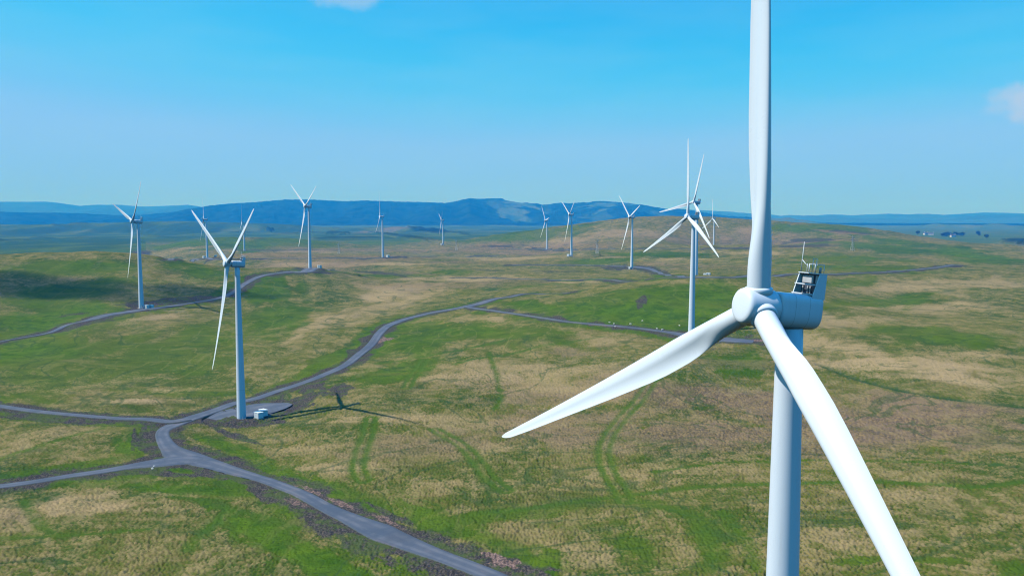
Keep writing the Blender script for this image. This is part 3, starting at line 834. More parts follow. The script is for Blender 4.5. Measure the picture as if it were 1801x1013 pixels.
    wood = N.mix(N.ramp(N.noise(p, 1 / 170.0, 5, 0.62), 0.35, 0.65), c4(0.003, 0.010, 0.005), c4(0.016, 0.034, 0.012))
    col = N.mix(N.ramp(fo, 0.15, 0.85), col, wood)
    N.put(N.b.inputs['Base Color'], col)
    N.b.inputs['Roughness'].default_value = 0.95
    N.b.inputs['Specular IOR Level'].default_value = 0.0
    hgt = N.math('ADD', N.math('MULTIPLY', n2, 0.7), N.math('MULTIPLY', n1, 0.3))
    N.put(N.b.inputs['Normal'], N.bump(hgt, 0.9, 0.55))
    return N.m

def gravel_material():
    N = Nodes('gravel')
    p = N.coord()
    a = N.noise(p, 1 / 9.0, 4, 0.6, 0.4)
    b = N.noise(p, 1 / 0.8, 3, 0.7)
    c = N.noise(p, 6.0, 2, 0.6)
    at = N.new('ShaderNodeAttribute', attribute_name='across')
    w = at.outputs['Fac']
    col = N.mix(N.ramp(a, 0.3, 0.7), c4(0.060, 0.077, 0.106), c4(0.096, 0.104, 0.130))
    col = N.mix(N.math('MULTIPLY', N.ramp(b, 0.45, 0.7), 0.35), col, c4(0.055, 0.065, 0.09))
    # the two wheel lanes are rubbed paler
    lane = N.math('MULTIPLY', N.ramp(N.math('ABSOLUTE', N.math('SUBTRACT', N.math('ABSOLUTE', w), 0.40)), 0.26, 0.05), N.ramp(a, 0.3, 0.6))
    col = N.mix(N.math('MULTIPLY', lane, 0.65), col, c4(0.145, 0.150, 0.172))
    col = N.mix(N.math('MULTIPLY', N.ramp(a, 0.58, 0.68), 0.4), col, c4(0.16, 0.125, 0.13))
    # soil and weeds creep in from both edges
    rim = N.math('ADD', N.ramp(N.math('ABSOLUTE', w), 0.62, 1.0), N.math('MULTIPLY_ADD', b, 1.3, -0.72))
    col = N.mix(N.math('MULTIPLY', N.ramp(rim, 0.35, 0.8), 0.85), col, N.mix(N.ramp(c, 0.4, 0.6), c4(0.055, 0.050, 0.046), c4(0.060, 0.085, 0.024)))
    stain = N.ramp(N.noise(p, 1 / 22.0, 5, 0.65, 1.0), 0.50, 0.66)
    col = N.mix(N.math('MULTIPLY', stain, 0.45), col, c4(0.055, 0.062, 0.080))
    N.put(N.b.inputs['Base Color'], col)
    N.b.inputs['Roughness'].default_value = 0.9
    N.put(N.b.inputs['Normal'], N.bump(N.math('ADD', b, c), 0.5, 0.06))
    return N.m

def paint_material(name, base, rough=0.35, streak=0.06):
    N = Nodes(name)
    p = N.coord()
    mp = N.new('ShaderNodeMapping')
    N.t.links.new(p, mp.inputs[0])
    mp.inputs['Scale'].default_value = (3.0, 3.0, 0.16)
    a = N.noise(mp.outputs[0], 1.0, 4, 0.6)
    b = N.noise(p, 0.5, 3, 0.6)
    d = N.math('MULTIPLY', N.ramp(a, 0.45, 0.75), N.ramp(b, 0.35, 0.7))
    dark = c4(base[0] * 0.8, base[1] * 0.79, base[2] * 0.76)
    N.put(N.b.inputs['Base Color'], N.mix(N.math('MULTIPLY', d, streak * 6), c4(*base), dark))
    N.put(N.b.inputs['Roughness'], N.ramp(b, 0.2, 0.8, rough - 0.06, rough + 0.1))
    N.b.inputs['Specular IOR Level'].default_value = 0.4
    return N.m

def plain(name, base, rough=0.6, metal=0.0):
    N = Nodes(name)
    n = N.noise(N.coord(), 1.3, 3, 0.6)
    N.put(N.b.inputs['Base Color'], N.mix(N.ramp(n, 0.3, 0.7), c4(*base), c4(*[v * 0.78 for v in base])))
    N.b.inputs['Roughness'].default_value = rough
    N.b.inputs['Metallic'].default_value = metal
    return N.m

M_WHITE = paint_material('white_paint', (0.75, 0.82, 0.90))
M_BLADE = paint_material('blade_gelcoat', (0.77, 0.83, 0.89), 0.3, 0.03)
M_SEAM = plain('seam_sealant', (0.42, 0.44, 0.46))
M_DARK = plain('dark_radiator', (0.085, 0.105, 0.15), 0.5)
M_PANEL = plain('cooler_panel', (0.52, 0.53, 0.56), 0.5)
M_STEEL = plain('galvanised_steel', (0.55, 0.56, 0.57), 0.45, 0.6)
M_CONC = plain('concrete', (0.34, 0.33, 0.31), 0.9)
M_GREYWHITE = paint_material('kiosk_paint', (0.84, 0.86, 0.87), 0.45)
M_DOOR = paint_material('kiosk_door_paint', (0.70, 0.75, 0.77), 0.45)
M_STONE = plain('pale_stone', (0.62, 0.60, 0.54), 0.9)
M_GRAVEL = gravel_material()
M_ROOF = plain('slate', (0.10, 0.10, 0.11), 0.8)
M_RENDER = plain('white_render', (0.78, 0.77, 0.74), 0.8)
M_LEAF = plain('dark_leaves', (0.022, 0.045, 0.016), 0.9)
M_BARK = plain('bark', (0.08, 0.06, 0.045), 0.9)

# ------------------------------------------------------------------ haze: one even box of air
def make_haze():
    bm = bmesh.new()
    bm_box(bm, (-31000, -30900, -200), (31000, 30950, 560))
    N = Nodes('haze_air')
    N.t.nodes.remove(N.b)
    v = N.new('ShaderNodeVolumePrincipled')
    v.inputs['Color'].default_value = HAZE_COLOR
    v.inputs['Density'].default_value = HAZE_DENSITY
    v.inputs['Absorption Color'].default_value = (1, 1, 1, 1)
    v.inputs['Anisotropy'].default_value = 0.0
    N.t.links.new(v.outputs[0], N.out.inputs['Volume'])
    o = link('haze', bm_mesh(bm, 'haze'), N.m, smooth=False)
    tag(o, 'thin blue summer haze over the whole moor', 'haze', kind='stuff')
make_haze()

ground_o = ground()

# ------------------------------------------------------------------ roads
def make_roads():
    verts, faces, ac = [], [], []
    for ri, L in enumerate(ROAD_LINES):
        n = len(L)
        t = np.gradient(L[:, :2], axis=0)
        t /= np.hypot(t[:, 0], t[:, 1])[:, None] + 1e-9
        nx, ny = t[:, 1], -t[:, 0]
        rr = np.hypot(L[:, 0], L[:, 1])
        lift = 0.05 + 0.012 * ri + rr * 0.00025
        K = 13
        b0 = len(verts)
        ends = np.minimum(L[:, 4], L[-1, 4] - L[:, 4]) if ri else np.full(n, 99.0)
        for i in range(n):
            for k in range(K):
                s = -1 + 2 * k / (K - 1)
                edge = 1.0
                if k in (0, K - 1):
                    e = float(vnoise(np.array([L[i, 4] / 3.0]), np.array([k * 5.1 + ri]), 5)[0])
                    e2 = float(vnoise(np.array([L[i, 4] / 9.0 + 50]), np.array([k * 3.7 + ri]), 6)[0])
                    edge = 0.97 + 0.22 * (e - 0.5) + 0.3 * (e2 - 0.5)
                wx = s * edge * L[i, 3] / 2
                z = L[i, 2] + lift[i] - 0.10 * max(0, abs(s) - 0.85) / 0.15 * 1.2 - (0.55 if k in (0, K - 1) else 0.0) - 0.16 * max(0.0, 1 - ends[i] / 5.0)
                verts.append((L[i, 0] + nx[i] * wx, L[i, 1] + ny[i] * wx, z))
                ac.append(s)
        for i in range(n - 1):
            for k in range(K - 1):
                a = b0 + i * K + k
                faces.append((a, a + 1, a + K + 1, a + K))
    me = bpy.data.meshes.new('road')
    me.from_pydata(verts, [], faces)
    at = me.attributes.new('across', 'FLOAT', 'POINT')
    at.data.foreach_set('value', np.array(ac, np.float32))
    bm = bmesh.new(); bm.from_mesh(me)
    bm.normal_update()
    for f in bm.faces:
        if f.normal.z < 0:
            f.normal_flip()
    bm.to_mesh(me); bm.free()
    o = link('road', me, M_GRAVEL)
    tag(o, 'grey gravel access tracks winding between the turbines', 'road', kind='structure')
make_roads()

# height of the finished ground, for standing things on it
_gm = ground_o.data
from mathutils.bvhtree import BVHTree
_deps = None
def ground_z(x, y):
    ok, loc, nrm, idx = ground_o.ray_cast(Vector((x, y, 600)), Vector((0, 0, -1)))
    return loc.z if ok else float(height0(np.array([x]), np.array([y]))[0])

# ------------------------------------------------------------------ wind turbine
def blade_mesh():
    NS = 40
    spans = [1.15, 1.6, 2.2, 2.9, 3.7, 4.6, 5.6, 6.7, 7.9, 9.2, 10.8, 12.6, 15, 18, 21.5, 25, 28.5, 32, 35, 38, 40.5, 42.5, 43.8, 44.5, 44.85, 45.0]
    ch_r = [1.15, 2.9, 4.6, 6.7, 9, 12, 15, 22, 30, 38, 42.5, 44.2, 45.0]
    ch_c = [1.80, 1.82, 2.0, 2.28, 2.60, 2.76, 2.68, 2.28, 1.74, 1.25, 0.92, 0.62, 0.12]
    bm = bmesh.new()
    rings = []
    for s in spans:
        c = float(np.interp(s, ch_r, ch_c))
        k = float(sstep(2.4, 8.0, np.array(s)))                      # circle to aerofoil
        tc = float(np.interp(s, [2, 5, 8, 12, 20, 45], [1.0, 0.62, 0.40, 0.30, 0.22, 0.15]))
        tw = R(float(np.interp(s, [2, 8, 14, 22, 34, 45], [13, 13, 8.5, 4.5, 1.5, 0])))
        le = float(np.interp(s, [1.15, 2.9, 6, 10, 45], [0.90, 0.90, 0.95, 0.99, 0.20]))     # leading edge, from the axis
        if s > 44: le *= max(0.35, c / 0.6)
        pre = -1.4 * (s / 45.0) ** 2
        ring = []
        for i in range(NS):
            t = 2 * math.pi * i / NS
            # aerofoil: xc from 0 (leading) to 1 (trailing)
            xc = 0.5 * (1 - math.cos(t))
            yt = tc / 0.2 * (0.2969 * math.sqrt(max(xc, 0)) - 0.126 * xc - 0.3516 * xc ** 2 + 0.2843 * xc ** 3 - 0.1015 * xc ** 4)
            cam_ = 0.035 * 4 * xc * (1 - xc)
            side = 1 if t < math.pi else -1                          # +: suction side (downwind)
            ya = cam_ + side * yt
            if side < 0:                                             # hollow towards the trailing edge
                ya += 0.16 * min(1.0, tc / 0.4) * max(0, xc - 0.42) * max(0, 1 - xc) * 4.6 * k
            ax, ay = le - xc * c, ya * c
            cr = 0.90
            cx_, cy_ = cr * math.cos(t), cr * math.sin(t)
            X = cx_ * (1 - k) + ax * k
            Yv = cy_ * (1 - k) + ay * k
            # twist turns the leading edge upwind (-Y)
            Xr = X * math.cos(tw) + Yv * math.sin(tw)
            Yr = -X * math.sin(tw) + Yv * math.cos(tw)
            ring.append(bm.verts.new((Xr, Yr + pre, s)))
        rings.append(ring)
    for A, B in zip(rings, rings[1:]):
        for i in range(NS):
            j = (i + 1) % NS
            bm.faces.new((A[i], A[j], B[j], B[i]))
    bm.faces.new(rings[0][::-1]); bm.faces.new(rings[-1])
    bmesh.ops.recalc_face_normals(bm, faces=bm.faces)
    return bm_mesh(bm, 'blade')

def nacelle_mesh():
    """rounded box along Y, front at -Y; origin on the tower axis at hub height"""
    bm = bmesh.new()
    ys = [(-1.80, .80), (-1.72, .93), (-1.5, .99), (-0.8, 1.0), (0, 1.0), (0.9, 1.0), (1.6, 1.0), (1.86, .99), (2.0, .955), (2.07, .89), (2.10, .80)]
    rings = []
    n = 48
    for (y, s) in ys:
        ring = []
        hw = 1.42 * s
        top = 1.30 * (1 - (1 - s) * 0.5)
        bot = -1.52 * s
        for i in range(n):
            t = 2 * math.pi * i / n
            cx_, sz = math.cos(t), math.sin(t)
            e = 0.42 if sz > 0 else 0.78                             # flat top with small radii, round belly
            X = hw * math.copysign(abs(cx_) ** e, cx_)
            Z = (top if sz > 0 else -bot) * math.copysign(abs(sz) ** e, sz)
            ring.append(bm.verts.new((X, y, Z)))
        rings.append(ring)
    for A, B in zip(rings, rings[1:]):
        for i in range(n):
            j = (i + 1) % n
            bm.faces.new((A[i], A[j], B[j], B[i]))
    bm.faces.new(rings[0][::-1]); bm.faces.new(rings[-1])
    bmesh.ops.recalc_face_normals(bm, faces=bm.faces)
    return bm_mesh(bm, 'nacelle')

def make_turbine():
    root = empty('wind_turbine', (0, 0, 0))
    bm = bmesh.new()
    r_at = lambda z: float(np.interp(z, [-1, 0, 20, 45, 66.6], [1.95, 1.95, 1.66, 1.30, 1.02]))
    bm_lathe(bm, [(r_at(z), z) for z in [-1.5, 0, 4, 8, 12, 16, 20, 24, 28, 32, 36, 40, 44, 48, 52, 56, 60, 63, 66.5]], 64)
    tw = link('tower', bm_mesh(bm, 'tower'), M_WHITE, root)
    for z in (14.0, 38.0):
        bm = bmesh.new()
        bm_lathe(bm, [(r_at(z) - 0.02, z - 0.03), (r_at(z) + 0.012, z - 0.03), (r_at(z) + 0.012, z + 0.03), (r_at(z) - 0.02, z + 0.03)], 64)
        link('flange', bm_mesh(bm, 'flange'), M_SEAM, tw, smooth=False)
    bm = bmesh.new()
    bm_lathe(bm, [(2.9, -1.2), (2.9, 0.10), (2.8, 0.16), (1.98, 0.16)], 48)
    link('foundation_ring', bm_mesh(bm, 'foundation_ring'), M_CONC, root)
    # door with outside stair, on the right of the base
    bm = bmesh.new()
    for k in range(7):
        bm_box(bm, (2.15 + 0.28 * k, -0.5, 1.6 - 0.24 * k), (2.43 + 0.28 * k, 0.5, 1.66 - 0.24 * k))
    for sy in (-0.52, 0.52):
        bm_rod(bm, (2.1, sy, 2.7), (4.1, sy, 1.0), 0.03)
        for q in (0, 0.5, 1.0):
            bm_rod(bm, (2.1 + 2.0 * q, sy, 2.7 - 1.7 * q), (2.1 + 2.0 * q, sy, 1.65 - 1.6 * q), 0.03)
        bm_rod(bm, (2.1, sy, 1.6), (4.1, sy, 0.0), 0.06)
    link('stair', bm_mesh(bm, 'stair'), M_STEEL, root, smooth=False)
    # nacelle (its matrix is set with the rotor's)
    na = link('nacelle', nacelle_mesh(), M_WHITE, root)
    def sub(name, mat, build, smooth=False):
        q = bmesh.new()
        build(q)
        return link(name, bm_mesh(q, name), mat, na, smooth=smooth)
    def seam(q, y):
        n = 48
        ra, rb = [], []
        for i in range(n):
            t = 2 * math.pi * i / n
            cx_, sz = math.cos(t), math.sin(t)
            e = 0.42 if sz > 0 else 0.78
            p = Vector((1.42 * math.copysign(abs(cx_) ** e, cx_), 0, (1.30 if sz > 0 else 1.52) * math.copysign(abs(sz) ** e, sz)))
            for lst, dy, k in ((ra, -0.012, 1.003), (rb, 0.012, 1.003)):
                lst.append(q.verts.new((p.x * k, y + dy, p.z * k)))
        for i in range(n):
            j = (i + 1) % n
            q.faces.new((ra[i], ra[j], rb[j], rb[i]))
    for y in (-0.55, 0.75):
        sub('panel_seam', M_SEAM, lambda q: seam(q, y))
    # cooler on the tail: two raked side fins, top, shelves, radiators
    W2 = 1.2
    def fin(q, sx):
        poly = [(0.95, 1.18), (1.42, 2.98), (2.08, 2.98), (2.08, 1.0), (0.95, 1.0)]
        A = [q.verts.new((sx * W2, y, z)) for (y, z) in poly]
        B = [q.verts.new((sx * (W2 + 0.10), y, z)) for (y, z) in poly]
        q.faces.new(A); q.faces.new(B[::-1])
        for i in range(len(poly)):
            j = (i + 1) % len(poly)
            q.faces.new((A[i], B[i], B[j], A[j]))
        bmesh.ops.recalc_face_normals(q, faces=q.faces)
    for sx in (-1, 1):
        sub('side_fin', M_WHITE, lambda q: fin(q, sx))
    sub('cooler_roof', M_WHITE, lambda q: bm_box(q, (-W2 - 0.1, 1.34, 2.985), (W2 + 0.1, 2.10, 3.06), 0.02))
    sub('cooler_shelf', M_WHITE, lambda q: bm_box(q, (-W2 - 0.06, 1.06, 2.08), (W2 - 0.003, 1.28, 2.17), 0.02))
    sub('cooler_shelf', M_WHITE, lambda q: bm_box(q, (-W2 - 0.06, 0.86, 1.31), (W2 - 0.003, 1.15, 1.39), 0.02))
    sub('radiator', M_DARK, lambda q: bm_box(q, (-W2 + 0.005, 1.72, 1.31), (W2 - 0.005, 1.86, 2.98)))
    for (x0, x1) in ((-1.05, 0.28), (0.55, 1.1)):
        sub('cooler_panel', M_PANEL, lambda q: bm_box(q, (x0, 1.62, 2.24), (x1, 1.70, 2.86), 0.01))
    for x in (-0.95, -0.35, -0.05):
        sub('cooler_pipe', M_PANEL, lambda q: bm_box(q, (x, 1.60, 1.42), (x + 0.12, 1.70, 2.0), 0.01))
    # mast, rails and lamp on the cooler top
    sub('weather_mast', M_WHITE, lambda q: bm_rod(q, (-1.2, 1.5, 3.06), (-1.2, 1.5, 5.5), 0.04, 0.02), True)
    sub('mast_brace', M_WHITE, lambda q: bm_rod(q, (-1.2, 1.5, 4.05), (-0.55, 1.55, 3.6), 0.03), True)
    for (x, y, h) in ((-0.55, 1.55, 3.75), (-0.2, 1.5, 3.8), (0.15, 1.5, 4.2), (0.6, 1.5, 4.2), (-0.9, 2.0, 3.75), (-0.15, 2.0, 3.75), (0.95, 2.0, 3.75)):
        sub('handrail_post', M_WHITE, lambda q: bm_rod(q, (x, y, 3.06), (x, y, h), 0.025), True)
    sub('handrail', M_WHITE, lambda q: bm_rod(q, (0.15, 1.5, 4.2), (0.6, 1.5, 4.2), 0.025), True)
    sub('handrail', M_WHITE, lambda q: bm_rod(q, (-0.9, 2.0, 3.75), (0.95, 2.0, 3.75), 0.025), True)
    def lamp(q):
        bm_lathe(q, [(0.10, 3.06), (0.10, 3.45), (0.08, 3.52), (0.03, 3.55)], 14)
        for v in q.verts:
            v.co += Vector((1.0, 1.6, 0))
    sub('beacon', M_PANEL, lamp, True)
    # hub: blunt nose, flared back
    bm = bmesh.new()
    bm_lathe(bm, [(0.5, -1.66), (1.0, -1.64), (1.22, -1.59), (1.34, -1.49), (1.40, -1.33), (1.42, -1.1), (1.44, -0.6), (1.46, 0.0), (1.46, 0.75), (1.40, 1.15), (1.30, 1.30), (1.18, 1.34)], 56, 'Y')
    hub = link('hub', bm_mesh(bm, 'hub'), M_BLADE, root)
    bme = blade_mesh()
    bm = bmesh.new()
    bm_lathe(bm, [(0.93, 0.9), (1.08, 1.0), (1.10, 1.38), (1.06, 1.50), (0.96, 1.56), (0.92, 1.57)], 40)
    rme = bm_mesh(bm, 'blade_collar')
    for k in range(3):
        b = link('blade', bme, M_BLADE, root)
        link('blade_collar', rme, M_BLADE, b)
    return root

def set_rotor(root, phi, over, tilt, cone, pitch):
    tilt, cone, pitch = R(tilt), R(cone), R(pitch)
    MN = Matrix.Translation((0, 0, HUB_H)) @ Matrix.Rotation(-tilt, 4, 'X')
    MT = MN @ Matrix.Translation((0, -over, 0))
    k = 0
    for c in root.children:
        kind = c.name.split('.')[0]
        if kind == 'blade':
            q = phi + 120 * k
            c.matrix_basis = MT @ Matrix.Rotation(R(90 - q), 4, 'Y') @ Matrix.Rotation(cone, 4, 'X') @ Matrix.Rotation(-pitch, 4, 'Z')
            k += 1
        elif kind == 'hub':
            c.matrix_basis = MT
        elif kind == 'nacelle':
            c.matrix_basis = MN @ Matrix.Translation((0, 0, 0.0)) @ Matrix.Diagonal((1, over / 3.0 * 1.06 if over > 3.2 else 1, 1, 1))

T_LABELS = [
    'huge white wind turbine in the foreground, mast and cooler on its nacelle tail',
    'white turbine on the gravel pad by the road junction, its blades in a Y',
    'white turbine on the left hillside track, one blade left and one straight down',
    'distant turbine framed between the left hillside tower and the Y of the junction turbine',
    'faint far turbine half hidden behind the right raised blade of the junction turbine',
    'white turbine on a dark peat pad where the hill track ends, blades in a Y',
    'distant thin turbine on the straw plain under the middle of the blue forest ridge',
    'small far turbine below the peaked summit of the blue ridge',
    'smaller left one of the close pair of turbines on the middle plain',
    'taller right one of the close pair of turbines on the middle plain',
    'white turbine on a dark pad, one blade hanging down, two raised in a narrow V',
    'white turbine nearest behind the foreground rotor, blades in an upside down Y',
    'white turbine peeping over the one just behind the foreground rotor, its tower hidden',
    'tiny far turbine close left of the foreground upright blade, by dark heather',
]
GROUP = 'wind turbines of the moor'
proto = make_turbine()
TOBJ = []
for i, (b, tb) in enumerate(zip(BASES, TURB)):
    o = proto if i == 0 else copy_tree(proto)
    o.location = b
    o.rotation_euler = (0, 0, -R(tb[3]))
    set_rotor(o, tb[4], *SHAPE[i])
    tag(o, T_LABELS[i], 'wind turbine', GROUP)
    TOBJ.append(o)

# ------------------------------------------------------------------ transformer kiosks
def make_kiosk():
    k = empty('transformer_kiosk', (0, 0, 0))
    bm = bmesh.new()
    bm_box(bm, (-1.75, -1.2, 0.12), (1.75, 1.2, 2.5), 0.04)
    link('body', bm_mesh(bm, 'body'), M_GREYWHITE, k, smooth=False)
    bm = bmesh.new()
    bm_box(bm, (-1.9, -1.35, 2.503), (1.9, 1.35, 2.68), 0.05)
    link('roof', bm_mesh(bm, 'roof'), M_GREYWHITE, k, smooth=False)
    bm = bmesh.new()
    bm_box(bm, (-2.0, -1.45, -0.6), (2.0, 1.45, 0.118))
    link('plinth', bm_mesh(bm, 'plinth'), M_CONC, k, smooth=False)
    for s in (-1, 1):
        bm = bmesh.new()
        bm_box(bm, (s * 0.8 - 0.72, -1.25, 0.25), (s * 0.8 + 0.72, -1.203, 2.3), 0.01)
        d = link('door', bm_mesh(bm, 'door'), M_DOOR, k, smooth=False)
        bm = bmesh.new()
        bm_box(bm, (s * 0.2 - 0.03, -1.31, 1.1), (s * 0.2 + 0.03, -1.252, 1.4))
        link('handle', bm_mesh(bm, 'handle'), M_STEEL, d, smooth=False)
    return k
KG = 'white kiosks at the turbine feet'
# turbine, photo x of the kiosk, step back, turn, size, label
KIOSKS = [
    (1, 455, -1.5, -42, 1.0, 'white kiosk in front of its twin at the foot of the junction turbine'),
    (1, 463, 2.8, -42, 1.0, 'white kiosk just behind its twin at the foot of the junction turbine'),
    (2, 258.5, -1, -38, 1.0, 'white kiosk nearest the tower of the left hillside turbine'),
    (2, 267, 1, -38, 0.9, 'white kiosk beyond its twin at the left hillside turbine, farther off'),
    (5, 562, -2, -40, 1.2, 'lone white kiosk on the dark peat pad of the turbine below the blue ridge'),
    (6, 682, -2, -40, 1.4, 'tiny white kiosk right of the thin turbine on the straw coloured plain'),
    (3, 358.5, -2, -40, 1.3, 'tiny white kiosk left of the distant tower seen between the raised blades'),
    (3, 379, 2, -40, 1.1, 'tiny white kiosk right of the distant tower seen between the raised blades'),
    (7, 776.5, -2, -40, 1.4, 'tiny white kiosk left of the far turbine below the peaked summit'),
    (9, 1000, -2, -40, 1.3, 'low white kiosk left of the slim turbine of the close pair'),
    (10, 1108, -2, 50, 1.0, 'upright looking white kiosk left of the turbine with one blade hanging straight down'),
    (12, 1241, 8, -40, 1.0, 'white kiosk on top of the green mound left of the big foreground blade'),
    (12, 1246, 11, -40, 1.0, 'white kiosk on the green mound, right of and behind its twin'),
    (13, 1261, -2, -40, 1.3, 'tiny white kiosk right of the far turbine beside the dark heather strip'),
]
kproto = make_kiosk()
for i, (ti, px, dy, rz, sc, lab) in enumerate(KIOSKS):
    b = BASES[ti]
    y = b[1] + dy
    x = ray(px, CY)[0] * y
    # project with the true ray through the ground there
    z = ground_z(x, y)
    d = np.array([0, y, z - CAM_Z]) @ _fw
    x = (px - CX) / FPX * d
    z = ground_z(x, y)
    o = kproto if i == 0 else copy_tree(kproto)
    o.location = (x, y, z + 0.15)
    o.rotation_euler = (0, 0, R(rz))
    o.scale = (sc, sc, sc)
    tag(o, lab, 'kiosk', KG)

# ------------------------------------------------------------------ boulders by the track
def boulder_mesh(seed):
    rnd = random.Random(seed)
    bm = bmesh.new()
    bmesh.ops.create_icosphere(bm, subdivisions=3, radius=1.0)
    o = [Vector((rnd.uniform(-1, 1), rnd.uniform(-1, 1), rnd.uniform(-1, 1))).normalized() for _ in range(9)]
    for v in bm.verts:
        d = v.co.normalized()
        k = 1.0
        for p in o:
            k = min(k, 0.78 / max(0.3, d.dot(p)) if d.dot(p) > 0.55 else 1.0)
        v.co = Vector((d.x * k * 0.95, d.y * k * 0.75, d.z * k * 0.6))
    return bm_mesh(bm, 'boulder')
BG = 'pale boulders by the tracks'
BOULD = [(1072, 565.5, .75, 'small pale boulder on the grass above the far track, left of the flat one'),
         (1080, 567.5, .8, 'flat pale boulder on the upper edge of the far track, near its left end'),
         (1109, 569, .9, 'pale boulder on the upper verge of the track about halfway to the foreground blade'),
         (1130, 564.5, .8, 'pale boulder alone on the green mound slope above the far track'),
         (1155.5, 577, .9, 'pale boulder on the verge by the pad, left one of the close two'),
         (1165, 578.5, .9, 'pale boulder on the verge by the pad, right one of the close two'),
         (1195, 573, .8, 'pale boulder on the grass just left of the tower behind the foreground blade'),
         (1082, 575.5, .7, 'small pale boulder on the lower reddish edge of the far track'),
         (271, 820.5, .55, 'small pale boulder standing at the near edge of the road junction'),
         (268, 825.5, .6, 'flat pale boulder on the dark verge just below the road junction')]
for i, (px, py, s, lab) in enumerate(BOULD):
    p = hit(px, py)
    o = link('boulder', boulder_mesh(i), M_STONE)
    o.location = (p[0], p[1], ground_z(p[0], p[1]) + 0.25 * s)
    o.scale = (s, s, s)
    o.rotation_euler = (0, 0, i * 1.3)
    tag(o, lab, 'boulder', BG)

# ------------------------------------------------------------------ far farm, trees and power line
def make_house():
    h = empty('farmhouse', (0, 0, 0))
    bm = bmesh.new()
    bm_box(bm, (-7, -4, -1), (7, 4, 5.0))
    link('wall', bm_mesh(bm, 'wall'), M_RENDER, h, smooth=False)
    bm = bmesh.new()
    pts = [(-7.3, -4.4, 5.003), (7.3, -4.4, 5.003), (7.3, 4.4, 5.003), (-7.3, 4.4, 5.003), (-7.3, 0, 8.2), (7.3, 0, 8.2)]
    v = [bm.verts.new(p) for p in pts]
    for f in ((0, 1, 5, 4), (2, 3, 4, 5), (0, 4, 3), (1, 2, 5), (3, 2, 1, 0)):
        bm.faces.new([v[i] for i in f])
    roof = link('roof', bm_mesh(bm, 'roof'), M_ROOF, h, smooth=False)
    bm = bmesh.new()
    for x in (-6.2, 6.2):
        bm_box(bm, (x - 0.6, -0.5, 7.0), (x + 0.6, 0.5, 9.6))
    link('chimney', bm_mesh(bm, 'chimney'), M_RENDER, roof, smooth=False)
    for x in (-4.5, 0, 4.5):
        bm = bmesh.new()
        bm_box(bm, (x - 0.6, -4.06, 2.8), (x + 0.6, -4.003, 4.2))
        link('window', bm_mesh(bm, 'window'), M_DARK, h, smooth=False)
    return h
hp = make_house()
for i, (px, py, rz, s, lab) in enumerate([(1628.5, 413, 12, 1.6, 'bright white far farmhouse in the open field of the right valley'),
                                        (1637.5, 413.5, -20, 1.5, 'dimmer white far farmhouse just right of the bright one in the valley'),
                                        (1676, 417, 5, 1.6, 'white far farmhouse in front of the dark clump of trees in the valley')]):
    p = hit(px, py)
    o = hp if i == 0 else copy_tree(hp)
    o.location = (p[0], p[1], ground_z(p[0], p[1]))
    o.rotation_euler = (0, 0, R(rz)); o.scale = (s, s, s)
    tag(o, lab, 'farmhouse', 'farmhouses in the far valley')

def make_tree(seed):
    rnd = random.Random(seed)
    t = empty('tree', (0, 0, 0))
    bm = bmesh.new()
    bm_rod(bm, (0, 0, -0.5), (0.2, 0.1, 6), 0.45, 0.2)
    bm_rod(bm, (0.1, 0, 3.5), (1.8, 0.5, 7), 0.2, 0.08)
    bm_rod(bm, (0.1, 0, 4), (-1.6, -0.6, 7.5), 0.2, 0.08)
    link('trunk', bm_mesh(bm, 'trunk'), M_BARK, t)
    bm = bmesh.new()
    for _ in range(420):
        d = Vector((rnd.gauss(0, 1), rnd.gauss(0, 1), rnd.gauss(0, 1))).normalized() * (rnd.random() ** 0.4)
        c = Vector((d.x * 4.4, d.y * 4.4, 7.5 + d.z * 5.0)) + Vector((rnd.gauss(0, .5), rnd.gauss(0, .5), rnd.gauss(0, .4)))
        a, b = Vector((rnd.gauss(0, 1), rnd.gauss(0, 1), rnd.gauss(0, 1))).normalized(), Vector((rnd.gauss(0, 1), rnd.gauss(0, 1), rnd.gauss(0, 1))).normalized()
        s = rnd.uniform(.5, 1.0)
        bm.faces.new([bm.verts.new(c + a * s), bm.verts.new(c + b * s), bm.verts.new(c - a * s), bm.verts.new(c - b * s)])
    link('crown', bm_mesh(bm, 'crown'), M_LEAF, t, smooth=False)
    return t
tp = make_tree(4)
TREES = [(1661, 415.5), (1666, 415), (1670, 414.2), (1672, 416), (1680, 415), (1684, 414.5), (1689, 415.5), (1693, 415.8), (1664, 417), (1658, 416.5),
         (1720, 413), (1722, 415), (1735, 419), (1614, 412.5)]
for i, (px, py) in enumerate(TREES):
    p = hit(px, py)
    o = tp if i == 0 else copy_tree(tp)
    o.location = (p[0], p[1], ground_z(p[0], p[1]))
    s = 1.35 + 0.3 * math.sin(i * 2.1)
    o.scale = (s * 1.5, s * 1.5, s)
    o.rotation_euler = (0, 0, i * 1.7)
    if i < 10:
        lab = 'dark tree of the clump round the white farmhouse in the far right valley'
    elif i < 12:
        lab = 'dark tree of the pair standing in the field right of the farmhouse clump'
    elif i == 12:
        lab = 'single dark tree in the valley field, farthest right of the field trees'
    else:
        lab = 'single dark tree in the valley field left of the bright white farmhouse'
    tag(o, lab, 'tree', 'trees of the far valley')

